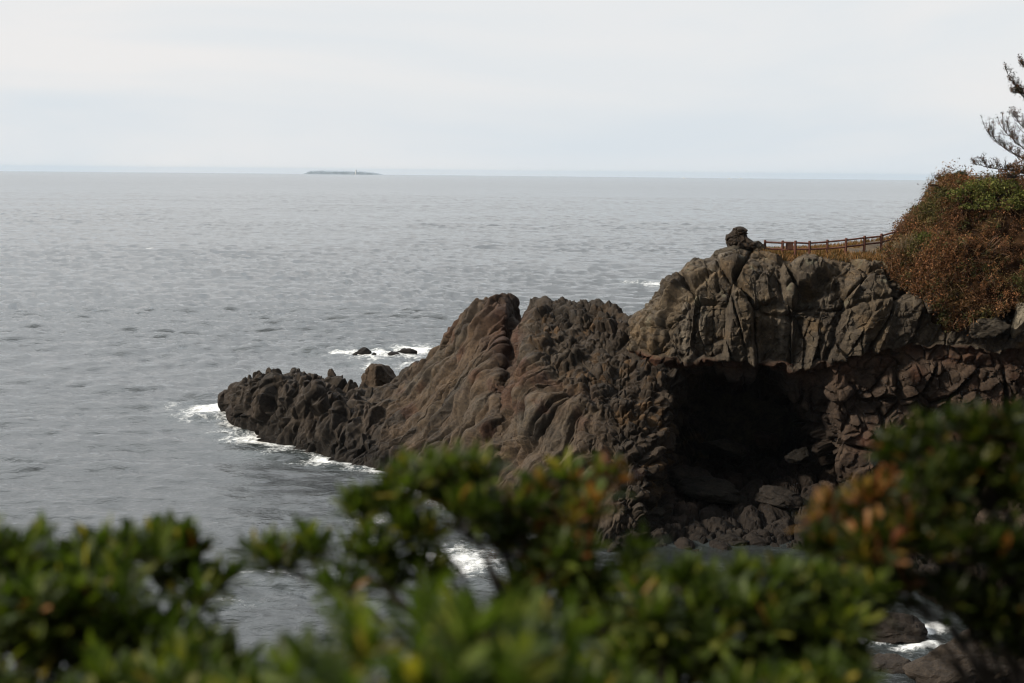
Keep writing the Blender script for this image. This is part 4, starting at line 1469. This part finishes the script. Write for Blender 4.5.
foreground_shrub('low spreading evergreen shrub in front of the cave shore',
                 [(600, 575, 3.1, 26), (640, 565, 3.1, 30), (690, 572, 3.0, 32), (730, 570, 3.0, 32), (770, 570, 3.0, 32), (815, 575, 3.0, 36), (860, 585, 3.0, 35), (650, 600, 2.9, 38), (710, 605, 2.9, 42), (765, 600, 2.9, 36), (840, 615, 2.9, 34), (610, 610, 3.0, 20), (628, 540, 3.2, 20),
                  (640, 640, 2.9, 36), (690, 645, 2.9, 40), (745, 650, 2.9, 36), (820, 655, 2.9, 30)]
                 + fill(600, 850, 670, 740, 14, 2.4, 2.9, 40, 55, 11) + fill(600, 850, 590, 660, 12, 3.0, 3.3, 34, 44, 27), .075, 84, rootpx=710, dens=1.15)
foreground_shrub('tall dark evergreen shrub with rusty leaves at the lower right',
                 [(832, 505, 3.3, 24), (850, 540, 3.2, 36), (882, 490, 3.3, 34), (902, 448, 3.4, 30), (928, 425, 3.4, 28), (962, 420, 3.3, 30), (1000, 418, 3.3, 34), (1035, 425, 3.3, 40), (940, 470, 3.2, 45), (990, 470, 3.2, 48), (1045, 490, 3.2, 50), (915, 520, 3.2, 42),
                  (965, 530, 3.1, 48), (1015, 545, 3.1, 48), (890, 570, 3.1, 38), (945, 580, 3.1, 34), (1000, 590, 3.1, 40), (1045, 600, 3.1, 45), (815, 540, 3.2, 22), (870, 605, 3.1, 22), (1060, 450, 3.2, 50), (880, 535, 3.1, 36), (1030, 640, 3.1, 26), (985, 620, 3.1, 22)], .066, 85,
                 orange=[(878, 500, 32, .6), (905, 535, 30, .25), (836, 500, 22, .45), (925, 425, 25, .1)], dark=.48, dens=1.3, rootpx=1110)
print('shrubs', round(time.time() - T0, 1))

# ---------------------------------------------------------------- sea haze
hm = bpy.data.materials.new('sea_haze')
hm.use_nodes = True
hn = hm.node_tree
for n in list(hn.nodes):
    hn.nodes.remove(n)
ho = hn.nodes.new('ShaderNodeOutputMaterial')
hv = hn.nodes.new('ShaderNodeVolumePrincipled')
hv.inputs['Color'].default_value = (0.66, 0.83, 1.0, 1)
hv.inputs['Density'].default_value = 2.4e-5
hv.inputs['Anisotropy'].default_value = 0.1
hn.links.new(hv.outputs[0], ho.inputs['Volume'])
v, f = box_arrays((0, 11500, (-49 + 46) / 2), 52000, 28000, 95)
haze = mesh_np('haze', v, f, hm)
tag(haze, kind='stuff')

# ---------------------------------------------------------------- render settings
scene.view_settings.view_transform = 'Standard'
scene.view_settings.look = 'None'
scene.view_settings.exposure = 0.0
scene.view_settings.gamma = 1.0
scene.view_settings.use_curve_mapping = False
scene.cycles.volume_bounces = 0
scene.cycles.filter_width = 1.15
scene.cycles.max_bounces = 6
scene.cycles.diffuse_bounces = 3
scene.cycles.glossy_bounces = 3
scene.cycles.transparent_max_bounces = 4
scene.cycles.caustics_reflective = False
scene.cycles.caustics_refractive = False
scene.cycles.use_denoising = True
try:
    scene.cycles.denoiser = 'OPENIMAGEDENOISE'
    scene.cycles.denoising_input_passes = 'RGB_ALBEDO_NORMAL'
except Exception:
    pass
print('built in', round(time.time() - T0, 1))
